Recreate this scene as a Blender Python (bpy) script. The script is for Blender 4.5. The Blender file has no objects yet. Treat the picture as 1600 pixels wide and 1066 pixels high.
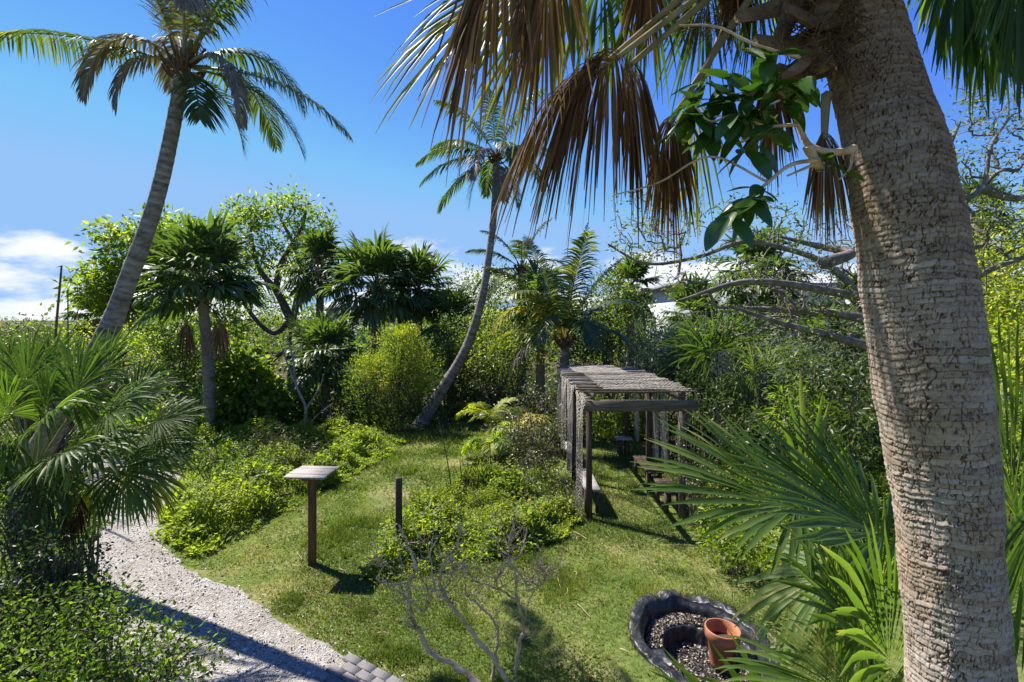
import bpy, math
import numpy as np

# ------------------------------------------------------------------ camera, sky, sun, exposure
S = bpy.context.scene
COL = S.collection
CAM_H, FOC, HOR = 3.5, 800.0, 500.0          # eye height (m), focal length and horizon in photo pixels
cam_d = bpy.data.cameras.new('camera'); cam = bpy.data.objects.new('camera', cam_d); COL.objects.link(cam)
cam_d.sensor_width = 36; cam_d.lens = 18.0; cam_d.shift_y = (HOR - 533) / 1600.0
cam_d.clip_start = 0.05; cam_d.clip_end = 6000
cam.location = (0, 0, CAM_H); cam.rotation_euler = (math.radians(90), 0, 0)
S.camera = cam

SUN_AZ = np.array([-0.82, 0.57]); SUN_EL = math.radians(52)
W = bpy.data.worlds.new('World'); S.world = W; W.use_nodes = True
def build_world():
    nt = W.node_tree; nt.nodes.clear(); N = nt.nodes.new; L = nt.links.new
    out = N('ShaderNodeOutputWorld'); bg = N('ShaderNodeBackground'); bg.inputs[1].default_value = 0.15
    sky = N('ShaderNodeTexSky'); sky.sky_type = 'NISHITA'; sky.sun_disc = False
    sky.sun_elevation = SUN_EL; sky.sun_rotation = math.atan2(SUN_AZ[0], SUN_AZ[1])
    sky.air_density = 1.0; sky.dust_density = 0.0; sky.ozone_density = 3.0
    hs = N('ShaderNodeHueSaturation'); hs.inputs['Saturation'].default_value = 1.18; hs.inputs['Value'].default_value = 0.86
    L(sky.outputs[0], hs.inputs['Color'])
    tc = N('ShaderNodeTexCoord'); sep = N('ShaderNodeSeparateXYZ'); L(tc.outputs['Generated'], sep.inputs[0])
    mp = N('ShaderNodeMapping'); mp.inputs['Scale'].default_value = (3.4, 3.4, 9.5); mp.inputs['Location'].default_value = (4.1, 1.3, 0.9)
    L(tc.outputs['Generated'], mp.inputs[0])
    nz = N('ShaderNodeTexNoise'); nz.inputs['Scale'].default_value = 1.9; nz.inputs['Detail'].default_value = 9; nz.inputs['Roughness'].default_value = 0.56
    L(mp.outputs[0], nz.inputs['Vector'])
    # cumulus sit low over the horizon all the way round
    band = N('ShaderNodeValToRGB'); e = band.color_ramp.elements
    e[0].position = 0.0; e[0].color = (.62, .62, .62, 1); e[1].position = 0.34; e[1].color = (0, 0, 0, 1)
    a = e.new(0.06); a.color = (.6, .6, .6, 1); a = e.new(0.12); a.color = (.5, .5, .5, 1); a = e.new(0.17); a.color = (.3, .3, .3, 1)
    L(sep.outputs['Z'], band.inputs[0])
    ad = N('ShaderNodeMath'); ad.operation = 'ADD'; L(nz.outputs[0], ad.inputs[0]); L(band.outputs[0], ad.inputs[1])
    rp = N('ShaderNodeValToRGB'); e = rp.color_ramp.elements
    e[0].position = 0.0; e[0].color = (0, 0, 0, 1); e[1].position = 1.0; e[1].color = (1, 1, 1, 1)
    mr = N('ShaderNodeMapRange'); mr.interpolation_type = 'SMOOTHSTEP'
    mr.inputs['From Min'].default_value = .96; mr.inputs['From Max'].default_value = 1.15
    L(ad.outputs[0], mr.inputs['Value'])
    mx = N('ShaderNodeMix'); mx.data_type = 'RGBA'; L(mr.outputs[0], mx.inputs['Factor'])
    tn = N('ShaderNodeMix'); tn.data_type = 'RGBA'; tn.blend_type = 'MULTIPLY'; tn.inputs['Factor'].default_value = 1; gm = N('ShaderNodeGamma'); gm.inputs[1].default_value = 1.22; L(hs.outputs[0], gm.inputs[0]); L(gm.outputs[0], tn.inputs['A']); tn.inputs['B'].default_value = (.42, .405, .58, 1)
    dk_ = N('ShaderNodeMix'); dk_.data_type = 'RGBA'; dk_.blend_type = 'DARKEN'; dk_.inputs['Factor'].default_value = 1; L(tn.outputs['Result'], dk_.inputs['A']); dk_.inputs['B'].default_value = (.90, 1.6, 2.75, 1)
    L(dk_.outputs['Result'], mx.inputs['A']); mx.inputs['B'].default_value = (2.9, 3.0, 3.2, 1)
    L(mx.outputs['Result'], bg.inputs[0]); L(bg.outputs[0], out.inputs[0])
build_world()
sd = bpy.data.lights.new('sun', 'SUN'); sd.energy = 4.9; sd.angle = math.radians(0.53); sd.color = (1.0, 0.94, 0.84)
sun = bpy.data.objects.new('sun', sd); COL.objects.link(sun); sun.location = (-8, 6, 20)
from mathutils import Vector
_s = Vector((SUN_AZ[0] * math.cos(SUN_EL), SUN_AZ[1] * math.cos(SUN_EL), math.sin(SUN_EL)))
sun.rotation_euler = _s.to_track_quat('Z', 'Y').to_euler()
S.view_settings.view_transform = 'Standard'; S.view_settings.look = 'None'; S.view_settings.gamma = 1.0
S.view_settings.exposure = 1.2
S.render.engine = 'CYCLES'
S.cycles.max_bounces = 6; S.cycles.transparent_max_bounces = 4; S.cycles.diffuse_bounces = 4; S.cycles.transmission_bounces = 4; S.cycles.glossy_bounces = 2
S.cycles.use_denoising = True

# ------------------------------------------------------------------ helpers
rng = np.random.default_rng(11)
Z = np.array([0, 0, 1.0])
def A(*v): return np.array(v, float)
def P(px, py, D): return A((px - 800) / FOC * D, D, CAM_H - (py - HOR) / FOC * D)      # a point D metres out
def G(px, py, z=0.0):                                                                  # a point on the ground
    D = (CAM_H - z) * FOC / (py - HOR); return A((px - 800) / FOC * D, D, z)
def nrm(v): v = np.asarray(v, float); return v / np.maximum(np.linalg.norm(v, axis=-1, keepdims=True), 1e-9)
def rand(a, b, n=None): return rng.uniform(a, b, n)

_tab = np.random.default_rng(5).random((256, 256))
def vnoise(x, y):                                    # smooth value noise in 0..1
    x = np.asarray(x, float); y = np.asarray(y, float)
    xi = np.floor(x).astype(int); yi = np.floor(y).astype(int); fx = x - xi; fy = y - yi
    fx = fx * fx * (3 - 2 * fx); fy = fy * fy * (3 - 2 * fy); t = lambda a, b: _tab[a % 256, b % 256]
    return (t(xi, yi) * (1 - fx) + t(xi + 1, yi) * fx) * (1 - fy) + (t(xi, yi + 1) * (1 - fx) + t(xi + 1, yi + 1) * fx) * fy
def fbm(x, y, o=3): return sum(vnoise(x * 2 ** k + 17 * k, y * 2 ** k + 31 * k) / 2 ** (k + 1) for k in range(o)) / (1 - .5 ** o)
def inpoly(x, y, poly):
    x = np.asarray(x); y = np.asarray(y); c = np.zeros(x.shape, bool); n = len(poly)
    for i in range(n):
        x1, y1 = poly[i]; x2, y2 = poly[(i + 1) % n]
        if y1 == y2: continue
        c ^= ((y1 > y) != (y2 > y)) & (x < (x2 - x1) * (y - y1) / (y2 - y1) + x1)
    return c
def polydist(x, y, poly):
    d = np.full(np.shape(x), 1e9)
    for i in range(len(poly)):
        a = np.array(poly[i]); b = np.array(poly[(i + 1) % len(poly)]); ab = b - a
        t = np.clip(((x - a[0]) * ab[0] + (y - a[1]) * ab[1]) / max(ab @ ab, 1e-9), 0, 1)
        d = np.minimum(d, np.hypot(x - a[0] - t * ab[0], y - a[1] - t * ab[1]))
    return d

class MB:
    """collects vertices, triangles / quads and one tint value for each vertex; builds one mesh"""
    def __init__(s): s.v = []; s.f3 = []; s.f4 = []; s.t = []; s.n = 0
    def add(s, v, f, t=0.5):
        v = np.asarray(v, float).reshape(-1, 3); f = np.asarray(f, int)
        s.v.append(v); (s.f3 if f.shape[1] == 3 else s.f4).append(f + s.n)
        s.t.append(np.broadcast_to(np.asarray(t, float), (len(v),))); s.n += len(v)
    def mesh(s, name, mat, off=None, smooth=False):
        v = np.concatenate(s.v); t = np.concatenate(s.t)
        if off is not None: v = v - np.asarray(off)
        me = bpy.data.meshes.new(name)
        f3 = np.concatenate(s.f3) if s.f3 else np.zeros((0, 3), int)
        f4 = np.concatenate(s.f4) if s.f4 else np.zeros((0, 4), int)
        nl = f3.size + f4.size; npoly = len(f3) + len(f4)
        me.vertices.add(len(v)); me.vertices.foreach_set('co', v.astype(np.float32).ravel())
        me.loops.add(nl); me.loops.foreach_set('vertex_index', np.concatenate([f3.ravel(), f4.ravel()]).astype(np.int32))
        me.polygons.add(npoly)
        st = np.concatenate([np.arange(len(f3)) * 3, f3.size + np.arange(len(f4)) * 4]).astype(np.int32)
        me.polygons.foreach_set('loop_start', st)
        if smooth: me.polygons.foreach_set('use_smooth', np.ones(npoly, bool))
        at = me.attributes.new('tint', 'FLOAT', 'POINT'); at.data.foreach_set('value', t.astype(np.float32))
        me.update(calc_edges=True); me.validate()
        me.materials.append(mat)
        return me
    def build(s, name, mat, parent=None, smooth=False, off=None):
        if parent is not None and off is None: off = WLOC[parent.name]
        if off is None: off = A(0, 0, 0)
        me = s.mesh(name, mat, off, smooth)
        o = bpy.data.objects.new(name, me); COL.objects.link(o)
        if parent is not None: o.parent = parent; WLOC[o.name] = off
        else: o.location = off; WLOC[o.name] = A(*off)
        return o
WLOC = {}
def thing(name, label, cat, loc, group=None):
    o = bpy.data.objects.new(name, None); COL.objects.link(o); o.location = tuple(loc); o.empty_display_size = .2
    WLOC[o.name] = A(*loc); tag(o, label, cat, group); return o
def tag(o, label=None, cat=None, group=None, kind=None):
    if label: o['label'] = label
    if cat: o['category'] = cat
    if group: o['group'] = group
    if kind: o['kind'] = kind
    return o
def inst(name, me, parent, loc=(0, 0, 0), rot=(0, 0, 0), sc=1.0):      # one more object of a shared mesh, local to its parent
    o = bpy.data.objects.new(name, me); COL.objects.link(o); o.parent = parent
    o.location = tuple(loc); o.rotation_euler = rot; o.scale = (sc,) * 3 if np.isscalar(sc) else sc
    return o

def smooth_path(pts, n):
    """Catmull-Rom through the points"""
    p = np.asarray(pts, float); q = np.vstack([2 * p[0] - p[1], p, 2 * p[-1] - p[-2]])
    t = np.linspace(0, len(p) - 1 - 1e-6, n); i = t.astype(int); f = (t - i)[:, None]
    a, b, c, d = q[i], q[i + 1], q[i + 2], q[i + 3]
    return .5 * (2 * b + (c - a) * f + (2 * a - 5 * b + 4 * c - d) * f ** 2 + (3 * b - a - 3 * c + d) * f ** 3)
def tube(mb, pts, rad, sides=6, tint=0.5, cap=True, jitter=0):
    pts = np.asarray(pts, float); n = len(pts); rad = np.broadcast_to(np.asarray(rad, float), (n,))
    tg = nrm(np.gradient(pts, axis=0)); ref = A(0.31, 0.95, 0.05) if abs(tg[:, 2]).mean() > .6 else Z
    x = nrm(np.cross(tg, ref)); y = np.cross(tg, x); a = np.arange(sides) * 2 * math.pi / sides
    r = rad[:, None] * (1 + (jitter * rng.normal(size=(n, sides)) if jitter else 0) * np.ones((n, sides)))
    v = pts[:, None] + r[..., None] * (np.cos(a)[None, :, None] * x[:, None] + np.sin(a)[None, :, None] * y[:, None])
    i = np.arange(n - 1)[:, None] * sides; j = np.arange(sides)[None]; k = (j + 1) % sides
    f = np.stack([i + j, i + k, i + sides + k, i + sides + j], -1).reshape(-1, 4)
    tt = np.broadcast_to(np.asarray(tint, float).reshape(-1, 1) if np.ndim(tint) else tint, (n, sides)).ravel()
    mb.add(v.reshape(-1, 3), f, tt)
    if cap and sides >= 3:
        for s_, o in ((0, 0), (1, (n - 1) * sides)):
            c = pts[0] if s_ == 0 else pts[-1]
            ring = v[0 if s_ == 0 else -1]
            vv = np.vstack([ring, c]); fi = np.stack([np.full(sides, sides), (k if s_ == 0 else j).ravel(), (j if s_ == 0 else k).ravel()], -1)
            mb.add(vv, fi, tint if np.ndim(tint) == 0 else float(np.asarray(tint)[-s_]))
def box(mb, c, s, R=None, tint=.5, bev=0.0):
    """a box with slightly chamfered long edges when bev > 0"""
    s = np.asarray(s, float) / 2
    if bev <= 0:
        v = np.array([[x, y, z] for x in (-1, 1) for y in (-1, 1) for z in (-1, 1)], float) * s
        f = [[0, 1, 3, 2], [4, 6, 7, 5], [0, 4, 5, 1], [2, 3, 7, 6], [0, 2, 6, 4], [1, 5, 7, 3]]
        if R is not None: v = v @ np.asarray(R).T
        mb.add(v + c, f, tint); return
    v = []; 
    for x in (-1, 1):
        for (dy, dz) in ((-1, -1), (1, -1), (1, 1), (-1, 1)):
            for ax in (0, 1):
                first = (dy * dz > 0)
                yb = dy * (s[1] - (bev if (ax == 0) == first else 0)); zb = dz * (s[2] - (bev if (ax == 1) == first else 0))
                v.append([x * s[0], yb, zb])
    v = np.array(v); f4 = []; n = 8
    # order the ring by angle
    ang = np.arctan2(v[:8, 2] / s[2], v[:8, 1] / s[1]); o = np.argsort(ang); v = np.vstack([v[:8][o], v[8:][o]])
    for i in range(8): f4.append([i, (i + 1) % 8, 8 + (i + 1) % 8, 8 + i])
    f4 += [[0, 3, 2, 1], [0, 5, 4, 3], [0, 7, 6, 5], [8, 9, 10, 11], [8, 11, 12, 13], [8, 13, 14, 15]]
    if R is not None: v = v @ np.asarray(R).T
    mb.add(v + c, f4, tint)
def rotz(a): c, s = math.cos(a), math.sin(a); return np.array([[c, -s, 0], [s, c, 0], [0, 0, 1]])
def frame(d, up=Z):                                    # columns x=d, y=side, z=up-ish
    x = nrm(d); y = nrm(np.cross(up, x)); z = np.cross(x, y); return np.stack([x, y, z], 1)

def leaves(mb, pos, d, n, L, Wd, tint, fold=.22, curl=.12, six=False):
    """folded leaf blades: d direction, n face normal"""
    pos = np.asarray(pos, float); m = len(pos); d = nrm(d); s = nrm(np.cross(n, d)); n = np.cross(d, s)
    L = np.broadcast_to(L, (m,))[:, None]; Wd = np.broadcast_to(Wd, (m,))[:, None] / 2
    tint = np.broadcast_to(tint, (m,))
    if not six:
        a = pos; b = pos + d * L * .45 + s * Wd + n * fold * Wd; c = pos + d * L - n * curl * L; e = pos + d * L * .45 - s * Wd + n * fold * Wd
        v = np.stack([a, b, c, e], 1).reshape(-1, 3); i = np.arange(m)[:, None] * 4
        f = np.concatenate([i + [0, 2, 1], i + [0, 3, 2]]); mb.add(v, f, np.repeat(tint, 4)); return
    up = n * fold * Wd
    a = pos; m1 = pos + d * L * .5 - n * curl * L * .25; c = pos + d * L - n * curl * L
    b1 = pos + d * L * .28 + s * Wd * .85 + up; b2 = pos + d * L * .66 + s * Wd * .85 + up - n * curl * L * .4
    e1 = pos + d * L * .28 - s * Wd * .85 + up; e2 = pos + d * L * .66 - s * Wd * .85 + up - n * curl * L * .4
    v = np.stack([a, b1, b2, c, e2, e1, m1], 1).reshape(-1, 3); i = np.arange(m)[:, None] * 7
    f = np.concatenate([i + [0, 6, 1], i + [1, 6, 2], i + [2, 6, 3], i + [3, 6, 4], i + [4, 6, 5], i + [5, 6, 0]])
    mb.add(v, f, np.repeat(tint, 7))
def unit(n): return nrm(rng.normal(size=(n, 3)))

# ------------------------------------------------------------------ materials
def new_mat(name):
    m = bpy.data.materials.new(name); m.use_nodes = True; nt = m.node_tree; nt.nodes.clear()
    return m, nt, nt.nodes.new, nt.links.new
def ramp(N, stops, interp='LINEAR'):
    r = N('ShaderNodeValToRGB'); r.color_ramp.interpolation = interp; e = r.color_ramp.elements
    while len(e) < len(stops): e.new(.5)
    for k, (p, c) in zip(e, stops): k.position = p; k.color = (*c, 1)
    return r
def leaf_mat(name, stops, trans=.42, rough=.5, spec=.35, tgain=1.35, scale=9.0):
    """leaf blade: colour by its own tint value, light passing through it"""
    m, nt, N, L = new_mat(name)
    at = N('ShaderNodeAttribute'); at.attribute_name = 'tint'
    tc = N('ShaderNodeTexCoord'); nz = N('ShaderNodeTexNoise'); nz.inputs['Scale'].default_value = scale; nz.inputs['Detail'].default_value = 3
    L(tc.outputs['Object'], nz.inputs['Vector'])
    ma = N('ShaderNodeMath'); ma.operation = 'MULTIPLY_ADD'; L(nz.outputs[0], ma.inputs[0]); ma.inputs[1].default_value = .3; ma.inputs[2].default_value = -.15
    mb_ = N('ShaderNodeMath'); mb_.operation = 'ADD'; L(at.outputs['Fac'], mb_.inputs[0]); L(ma.outputs[0], mb_.inputs[1])
    r = ramp(N, stops); L(mb_.outputs[0], r.inputs[0])
    pb = N('ShaderNodeBsdfPrincipled'); L(r.outputs[0], pb.inputs['Base Color'])
    pb.inputs['Roughness'].default_value = rough; pb.inputs['Specular IOR Level'].default_value = spec
    tl = N('ShaderNodeBsdfTranslucent')
    mc = N('ShaderNodeMix'); mc.data_type = 'RGBA'; mc.blend_type = 'MULTIPLY'; mc.inputs['Factor'].default_value = 1
    L(r.outputs[0], mc.inputs['A']); mc.inputs['B'].default_value = (1.45 * tgain, 1.6 * tgain, .40 * tgain, 1)
    L(mc.outputs['Result'], tl.inputs['Color'])
    mx = N('ShaderNodeMixShader'); mx.inputs[0].default_value = trans; L(pb.outputs[0], mx.inputs[1]); L(tl.outputs[0], mx.inputs[2])
    o = N('ShaderNodeOutputMaterial'); L(mx.outputs[0], o.inputs[0]); return m
def rough_mat(name, stops, scale=6, detail=6, rough=.85, bump=.4, bscale=30, stretch=(1, 1, 1), spec=.25, tintmix=.0, bdist=.02):
    """bark, wood, soil and the like: noise colour with fine relief"""
    m, nt, N, L = new_mat(name)
    tc = N('ShaderNodeTexCoord'); mp = N('ShaderNodeMapping'); mp.inputs['Scale'].default_value = stretch; L(tc.outputs['Object'], mp.inputs[0])
    nz = N('ShaderNodeTexNoise'); nz.inputs['Scale'].default_value = scale; nz.inputs['Detail'].default_value = detail; nz.inputs['Roughness'].default_value = .62
    L(mp.outputs[0], nz.inputs['Vector'])
    fac = nz.outputs[0]
    if tintmix:
        at = N('ShaderNodeAttribute'); at.attribute_name = 'tint'
        ma = N('ShaderNodeMath'); ma.operation = 'MULTIPLY_ADD'; L(at.outputs['Fac'], ma.inputs[0]); ma.inputs[1].default_value = tintmix; ma.inputs[2].default_value = -tintmix / 2
        ad = N('ShaderNodeMath'); ad.operation = 'ADD'; L(nz.outputs[0], ad.inputs[0]); L(ma.outputs[0], ad.inputs[1]); fac = ad.outputs[0]
    r = ramp(N, stops); L(fac, r.inputs[0])
    pb = N('ShaderNodeBsdfPrincipled'); L(r.outputs[0], pb.inputs['Base Color']); pb.inputs['Roughness'].default_value = rough; pb.inputs['Specular IOR Level'].default_value = spec
    n2 = N('ShaderNodeTexNoise'); n2.inputs['Scale'].default_value = bscale; n2.inputs['Detail'].default_value = 5; L(mp.outputs[0], n2.inputs['Vector'])
    bp = N('ShaderNodeBump'); bp.inputs['Strength'].default_value = bump; bp.inputs['Distance'].default_value = bdist; L(n2.outputs[0], bp.inputs['Height'])
    L(bp.outputs[0], pb.inputs['Normal'])
    o = N('ShaderNodeOutputMaterial'); L(pb.outputs[0], o.inputs[0]); return m

M = {}
M['fan_green'] = leaf_mat('fan_leaf_green', [(0, (.045, .075, .018)), (.45, (.075, .13, .03)), (.75, (.13, .19, .05)), (1, (.36, .30, .12))], trans=.45, rough=.48, spec=.28, scale=3)
M['fan_far'] = leaf_mat('fan_leaf_weathered', [(0, (.04, .065, .022)), (.5, (.08, .125, .045)), (.85, (.14, .18, .08)), (1, (.3, .24, .12))], trans=.38, rough=.45, spec=.4, scale=3)
M['fan_yellow'] = leaf_mat('fan_leaf_yellowing', [(0, (.06, .08, .016)), (.35, (.12, .15, .025)), (.7, (.30, .26, .05)), (1, (.34, .20, .08))], trans=.45, rough=.45, scale=4)
M['dead'] = leaf_mat('dead_frond', [(0, (.050, .026, .012)), (.4, (.125, .066, .032)), (.8, (.205, .115, .06)), (1, (.31, .205, .12))], trans=.26, rough=.7, spec=.1, tgain=.72, scale=7)
M['dead_grey'] = leaf_mat('dead_frond_grey', [(0, (.10, .085, .075)), (.5, (.20, .175, .155)), (1, (.34, .30, .27))], trans=.22, rough=.65, tgain=.6)
M['coco'] = leaf_mat('coconut_leaflet', [(0, (.03, .05, .014)), (.5, (.06, .095, .022)), (.8, (.12, .15, .03)), (1, (.42, .33, .05))], trans=.34, rough=.36, spec=.5)
M['coco_yellow'] = leaf_mat('coconut_leaflet_yellow', [(0, (.16, .17, .03)), (.5, (.32, .28, .04)), (1, (.50, .36, .05))], trans=.42, rough=.4)
M['bright'] = leaf_mat('bright_leaf', [(0, (.05, .085, .012)), (.45, (.105, .165, .02)), (.8, (.18, .23, .03)), (1, (.30, .29, .05))], trans=.54, rough=.45)
M['mid'] = leaf_mat('mid_leaf', [(0, (.035, .06, .014)), (.5, (.07, .115, .026)), (.85, (.12, .165, .04)), (1, (.22, .22, .06))], trans=.5, rough=.45)
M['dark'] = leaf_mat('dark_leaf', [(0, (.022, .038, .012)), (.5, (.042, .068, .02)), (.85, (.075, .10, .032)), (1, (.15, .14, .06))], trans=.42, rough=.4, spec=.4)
M['lime'] = leaf_mat('lime_leaf', [(0, (.10, .14, .02)), (.4, (.17, .22, .028)), (.8, (.27, .30, .04)), (1, (.40, .36, .06))], trans=.54, rough=.5)
M['feathery'] = leaf_mat('feathery_leaf', [(0, (.07, .11, .03)), (.5, (.14, .19, .045)), (.8, (.24, .26, .045)), (1, (.42, .36, .05))], trans=.54, rough=.5)
M['silver'] = leaf_mat('silver_leaf', [(0, (.09, .11, .085)), (.5, (.17, .20, .155)), (1, (.28, .31, .25))], trans=.25, rough=.5)
M['dusky'] = leaf_mat('dusky_leaf', [(0, (.045, .045, .028)), (.5, (.075, .082, .042)), (.8, (.11, .12, .06)), (1, (.22, .17, .10))], trans=.3, rough=.42, spec=.5)
M['waxy'] = leaf_mat('waxy_leaf', [(0, (.022, .055, .012)), (.6, (.04, .095, .018)), (1, (.09, .16, .03))], trans=.25, rough=.25, spec=.6)
M['strap'] = leaf_mat('strap_leaf', [(0, (.07, .13, .02)), (.6, (.13, .21, .035)), (1, (.26, .28, .07))], trans=.42, rough=.35)
M['grass'] = leaf_mat('grass_blade', [(0, (.075, .105, .022)), (.45, (.135, .175, .035)), (.7, (.20, .215, .05)), (.88, (.30, .24, .085)), (1, (.36, .29, .15))], trans=.34, rough=.6, scale=1.2)
M['bark_grey'] = rough_mat('bark_grey', [(.25, (.10, .085, .07)), (.5, (.21, .185, .16)), (.75, (.36, .335, .30))], 7, bump=.6, bscale=22)
M['bark_brown'] = rough_mat('bark_brown', [(.25, (.05, .038, .028)), (.5, (.11, .085, .062)), (.8, (.20, .165, .125))], 8, bump=.6, bscale=25)
M['bark_limb'] = rough_mat('bark_limb', [(.25, (.06, .05, .042)), (.5, (.145, .125, .105)), (.8, (.30, .275, .245))], 9, bump=.8, bscale=28)
M['bark_dry'] = rough_mat('bark_bare_shrub', [(.3, (.26, .16, .09)), (.5, (.50, .36, .23)), (.72, (.66, .55, .41))], 12, bump=.5, bscale=60)
M['coco_bark'] = rough_mat('coconut_bark', [(.25, (.05, .042, .037)), (.5, (.15, .133, .12)), (.8, (.29, .27, .25))], 9, bump=.5, bscale=26, stretch=(1, 1, 2.2), tintmix=.5)
M['sabal_bark'] = rough_mat('sabal_bark', [(.25, (.12, .095, .07)), (.5, (.24, .20, .155)), (.8, (.38, .33, .27))], 9, bump=.6, bscale=30, stretch=(1, 1, 2.5))
M['boot'] = rough_mat('leaf_base', [(.25, (.06, .034, .018)), (.5, (.15, .092, .05)), (.8, (.32, .225, .135))], 14, bump=.9, bscale=70, stretch=(1, 1, 1))
M['fibre'] = rough_mat('trunk_fibre', [(.25, (.05, .028, .016)), (.5, (.12, .07, .04)), (.8, (.22, .14, .085))], 20, bump=.8, bscale=60)
M['petiole'] = rough_mat('petiole', [(.3, (.16, .12, .05)), (.5, (.26, .20, .10)), (.8, (.36, .28, .16))], 6, bump=.1)
M['petiole_green'] = rough_mat('petiole_green', [(.3, (.09, .13, .03)), (.5, (.16, .20, .05)), (.8, (.24, .25, .09))], 6, bump=.1, rough=.5)
M['wood_dark'] = rough_mat('weathered_dark_wood', [(.25, (.028, .02, .014)), (.5, (.07, .05, .036)), (.8, (.145, .115, .09))], 6, bump=.5, bscale=30, stretch=(3, 3, .35))
M['wood_post'] = rough_mat('brown_post_wood', [(.25, (.06, .03, .015)), (.5, (.13, .068, .035)), (.8, (.22, .13, .075))], 7, bump=.45, bscale=35, stretch=(4, 4, .4))
M['wood_grey'] = rough_mat('silvered_wood', [(.25, (.15, .13, .11)), (.5, (.32, .29, .26)), (.8, (.52, .49, .45))], 6, bump=.5, bscale=40, stretch=(.5, 5, 5))
M['wood_beam'] = rough_mat('weathered_beam', [(.25, (.055, .045, .03)), (.5, (.13, .108, .08)), (.8, (.24, .21, .165))], 5, bump=.5, bscale=40, stretch=(.5, 5, 5))
M['rope'] = rough_mat('rope', [(.25, (.21, .19, .16)), (.5, (.35, .32, .28)), (.8, (.48, .45, .40))], 14, bump=.6, bscale=120)
M['nut'] = rough_mat('coconut_husk', [(.3, (.10, .12, .03)), (.7, (.20, .18, .06))], 9, bump=.1)

# ------------------------------------------------------------------ layout on the ground (taken from where things meet it)
def gp(*px): return [tuple(G(*p)[:2]) for p in px]
PATH = gp((760, 1180), (612, 1068), (530, 1025), (440, 970), (370, 925), (290, 885), (252, 850), (243, 810), (258, 770), (282, 742), (240, 724), (60, 705)) + \
       gp((0, 722), (120, 748), (172, 772), (162, 800), (138, 850), (118, 900), (130, 980), (190, 1060), (230, 1180))
MOUND_L = gp((247, 848), (300, 870), (380, 838), (470, 785), (560, 742), (612, 712), (640, 690), (560, 672), (420, 672), (330, 690), (292, 735), (262, 790))
MOUND_C = gp((556, 885), (575, 910), (640, 905), (740, 880), (850, 860), (905, 815), (885, 760), (850, 705), (790, 700), (720, 740), (650, 790), (590, 830))
MOUND_R = gp((1085, 800), (1095, 862), (1150, 880), (1230, 900), (1330, 960), (1500, 900), (1400, 740), (1200, 720), (1095, 740))
POND_C, POND_R = A(2.06, 5.62), A(.66, .84)
def pond_s(x, y): return np.hypot((x - POND_C[0]) / POND_R[0], (y - POND_C[1]) / POND_R[1])
def gh(x, y):                                            # ground height
    x = np.asarray(x, float); y = np.asarray(y, float)
    h = (fbm(x * .35 + 9, y * .35 + 4) - .5) * .10 * np.clip((np.hypot(x, y) - 4) / 8, .25, 1)
    far = np.clip((np.hypot(x, y) - 40) / 60, 0, 1); h = h * (1 - far)
    s = pond_s(x, y); return h - .45 * np.clip((.97 - s) / .1, 0, 1)
def onground(p, dz=0.0): return A(p[0], p[1], float(gh(p[0], p[1])) + dz)

def ground_mat():
    m, nt, N, L = new_mat('lawn_soil')
    tc = N('ShaderNodeTexCoord'); n1 = N('ShaderNodeTexNoise'); n1.inputs['Scale'].default_value = .55; n1.inputs['Detail'].default_value = 8; n1.inputs['Roughness'].default_value = .65
    n2 = N('ShaderNodeTexNoise'); n2.inputs['Scale'].default_value = 14; n2.inputs['Detail'].default_value = 6
    for n in (n1, n2): L(tc.outputs['Object'], n.inputs['Vector'])
    r1 = ramp(N, [(.30, (.07, .11, .025)), (.48, (.11, .15, .04)), (.60, (.19, .185, .085)), (.70, (.32, .29, .20))])
    L(n1.outputs[0], r1.inputs[0]); r2 = ramp(N, [(.3, (.55, .55, .5)), (.7, (1.25, 1.2, 1.1))]); L(n2.outputs[0], r2.inputs[0])
    mx = N('ShaderNodeMix'); mx.data_type = 'RGBA'; mx.blend_type = 'MULTIPLY'; mx.inputs['Factor'].default_value = 1
    L(r1.outputs[0], mx.inputs['A']); L(r2.outputs[0], mx.inputs['B'])
    # leaf litter under the thicket (attribute painted from where shrubs stand: soil, not shade)
    at = N('ShaderNodeAttribute'); at.attribute_name = 'tint'
    r3 = ramp(N, [(.35, (.045, .032, .02)), (.6, (.11, .08, .05))]); L(n2.outputs[0], r3.inputs[0])
    m2 = N('ShaderNodeMix'); m2.data_type = 'RGBA'; L(at.outputs['Fac'], m2.inputs['Factor']); L(mx.outputs['Result'], m2.inputs['A']); L(r3.outputs[0], m2.inputs['B'])
    pb = N('ShaderNodeBsdfPrincipled'); pb.inputs['Roughness'].default_value = .95; pb.inputs['Specular IOR Level'].default_value = .1
    L(m2.outputs['Result'], pb.inputs['Base Color'])
    bp = N('ShaderNodeBump'); bp.inputs['Strength'].default_value = .6; bp.inputs['Distance'].default_value = .03; L(n2.outputs[0], bp.inputs['Height']); L(bp.outputs[0], pb.inputs['Normal'])
    o = N('ShaderNodeOutputMaterial'); L(pb.outputs[0], o.inputs[0]); return m
def thicket(x, y):                                       # 1 where shrubs and trees stand, 0 on the open lawn
    t = np.clip((y - 17.2) / 1.5, 0, 1)
    t = np.maximum(t, np.clip((x - 3.4) / .6, 0, 1) * np.clip((y - 6.5) / 1, 0, 1))
    t = np.maximum(t, np.clip((-x - 9.5) / 1, 0, 1) * np.clip((y - 13) / 1, 0, 1))
    return t
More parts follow.
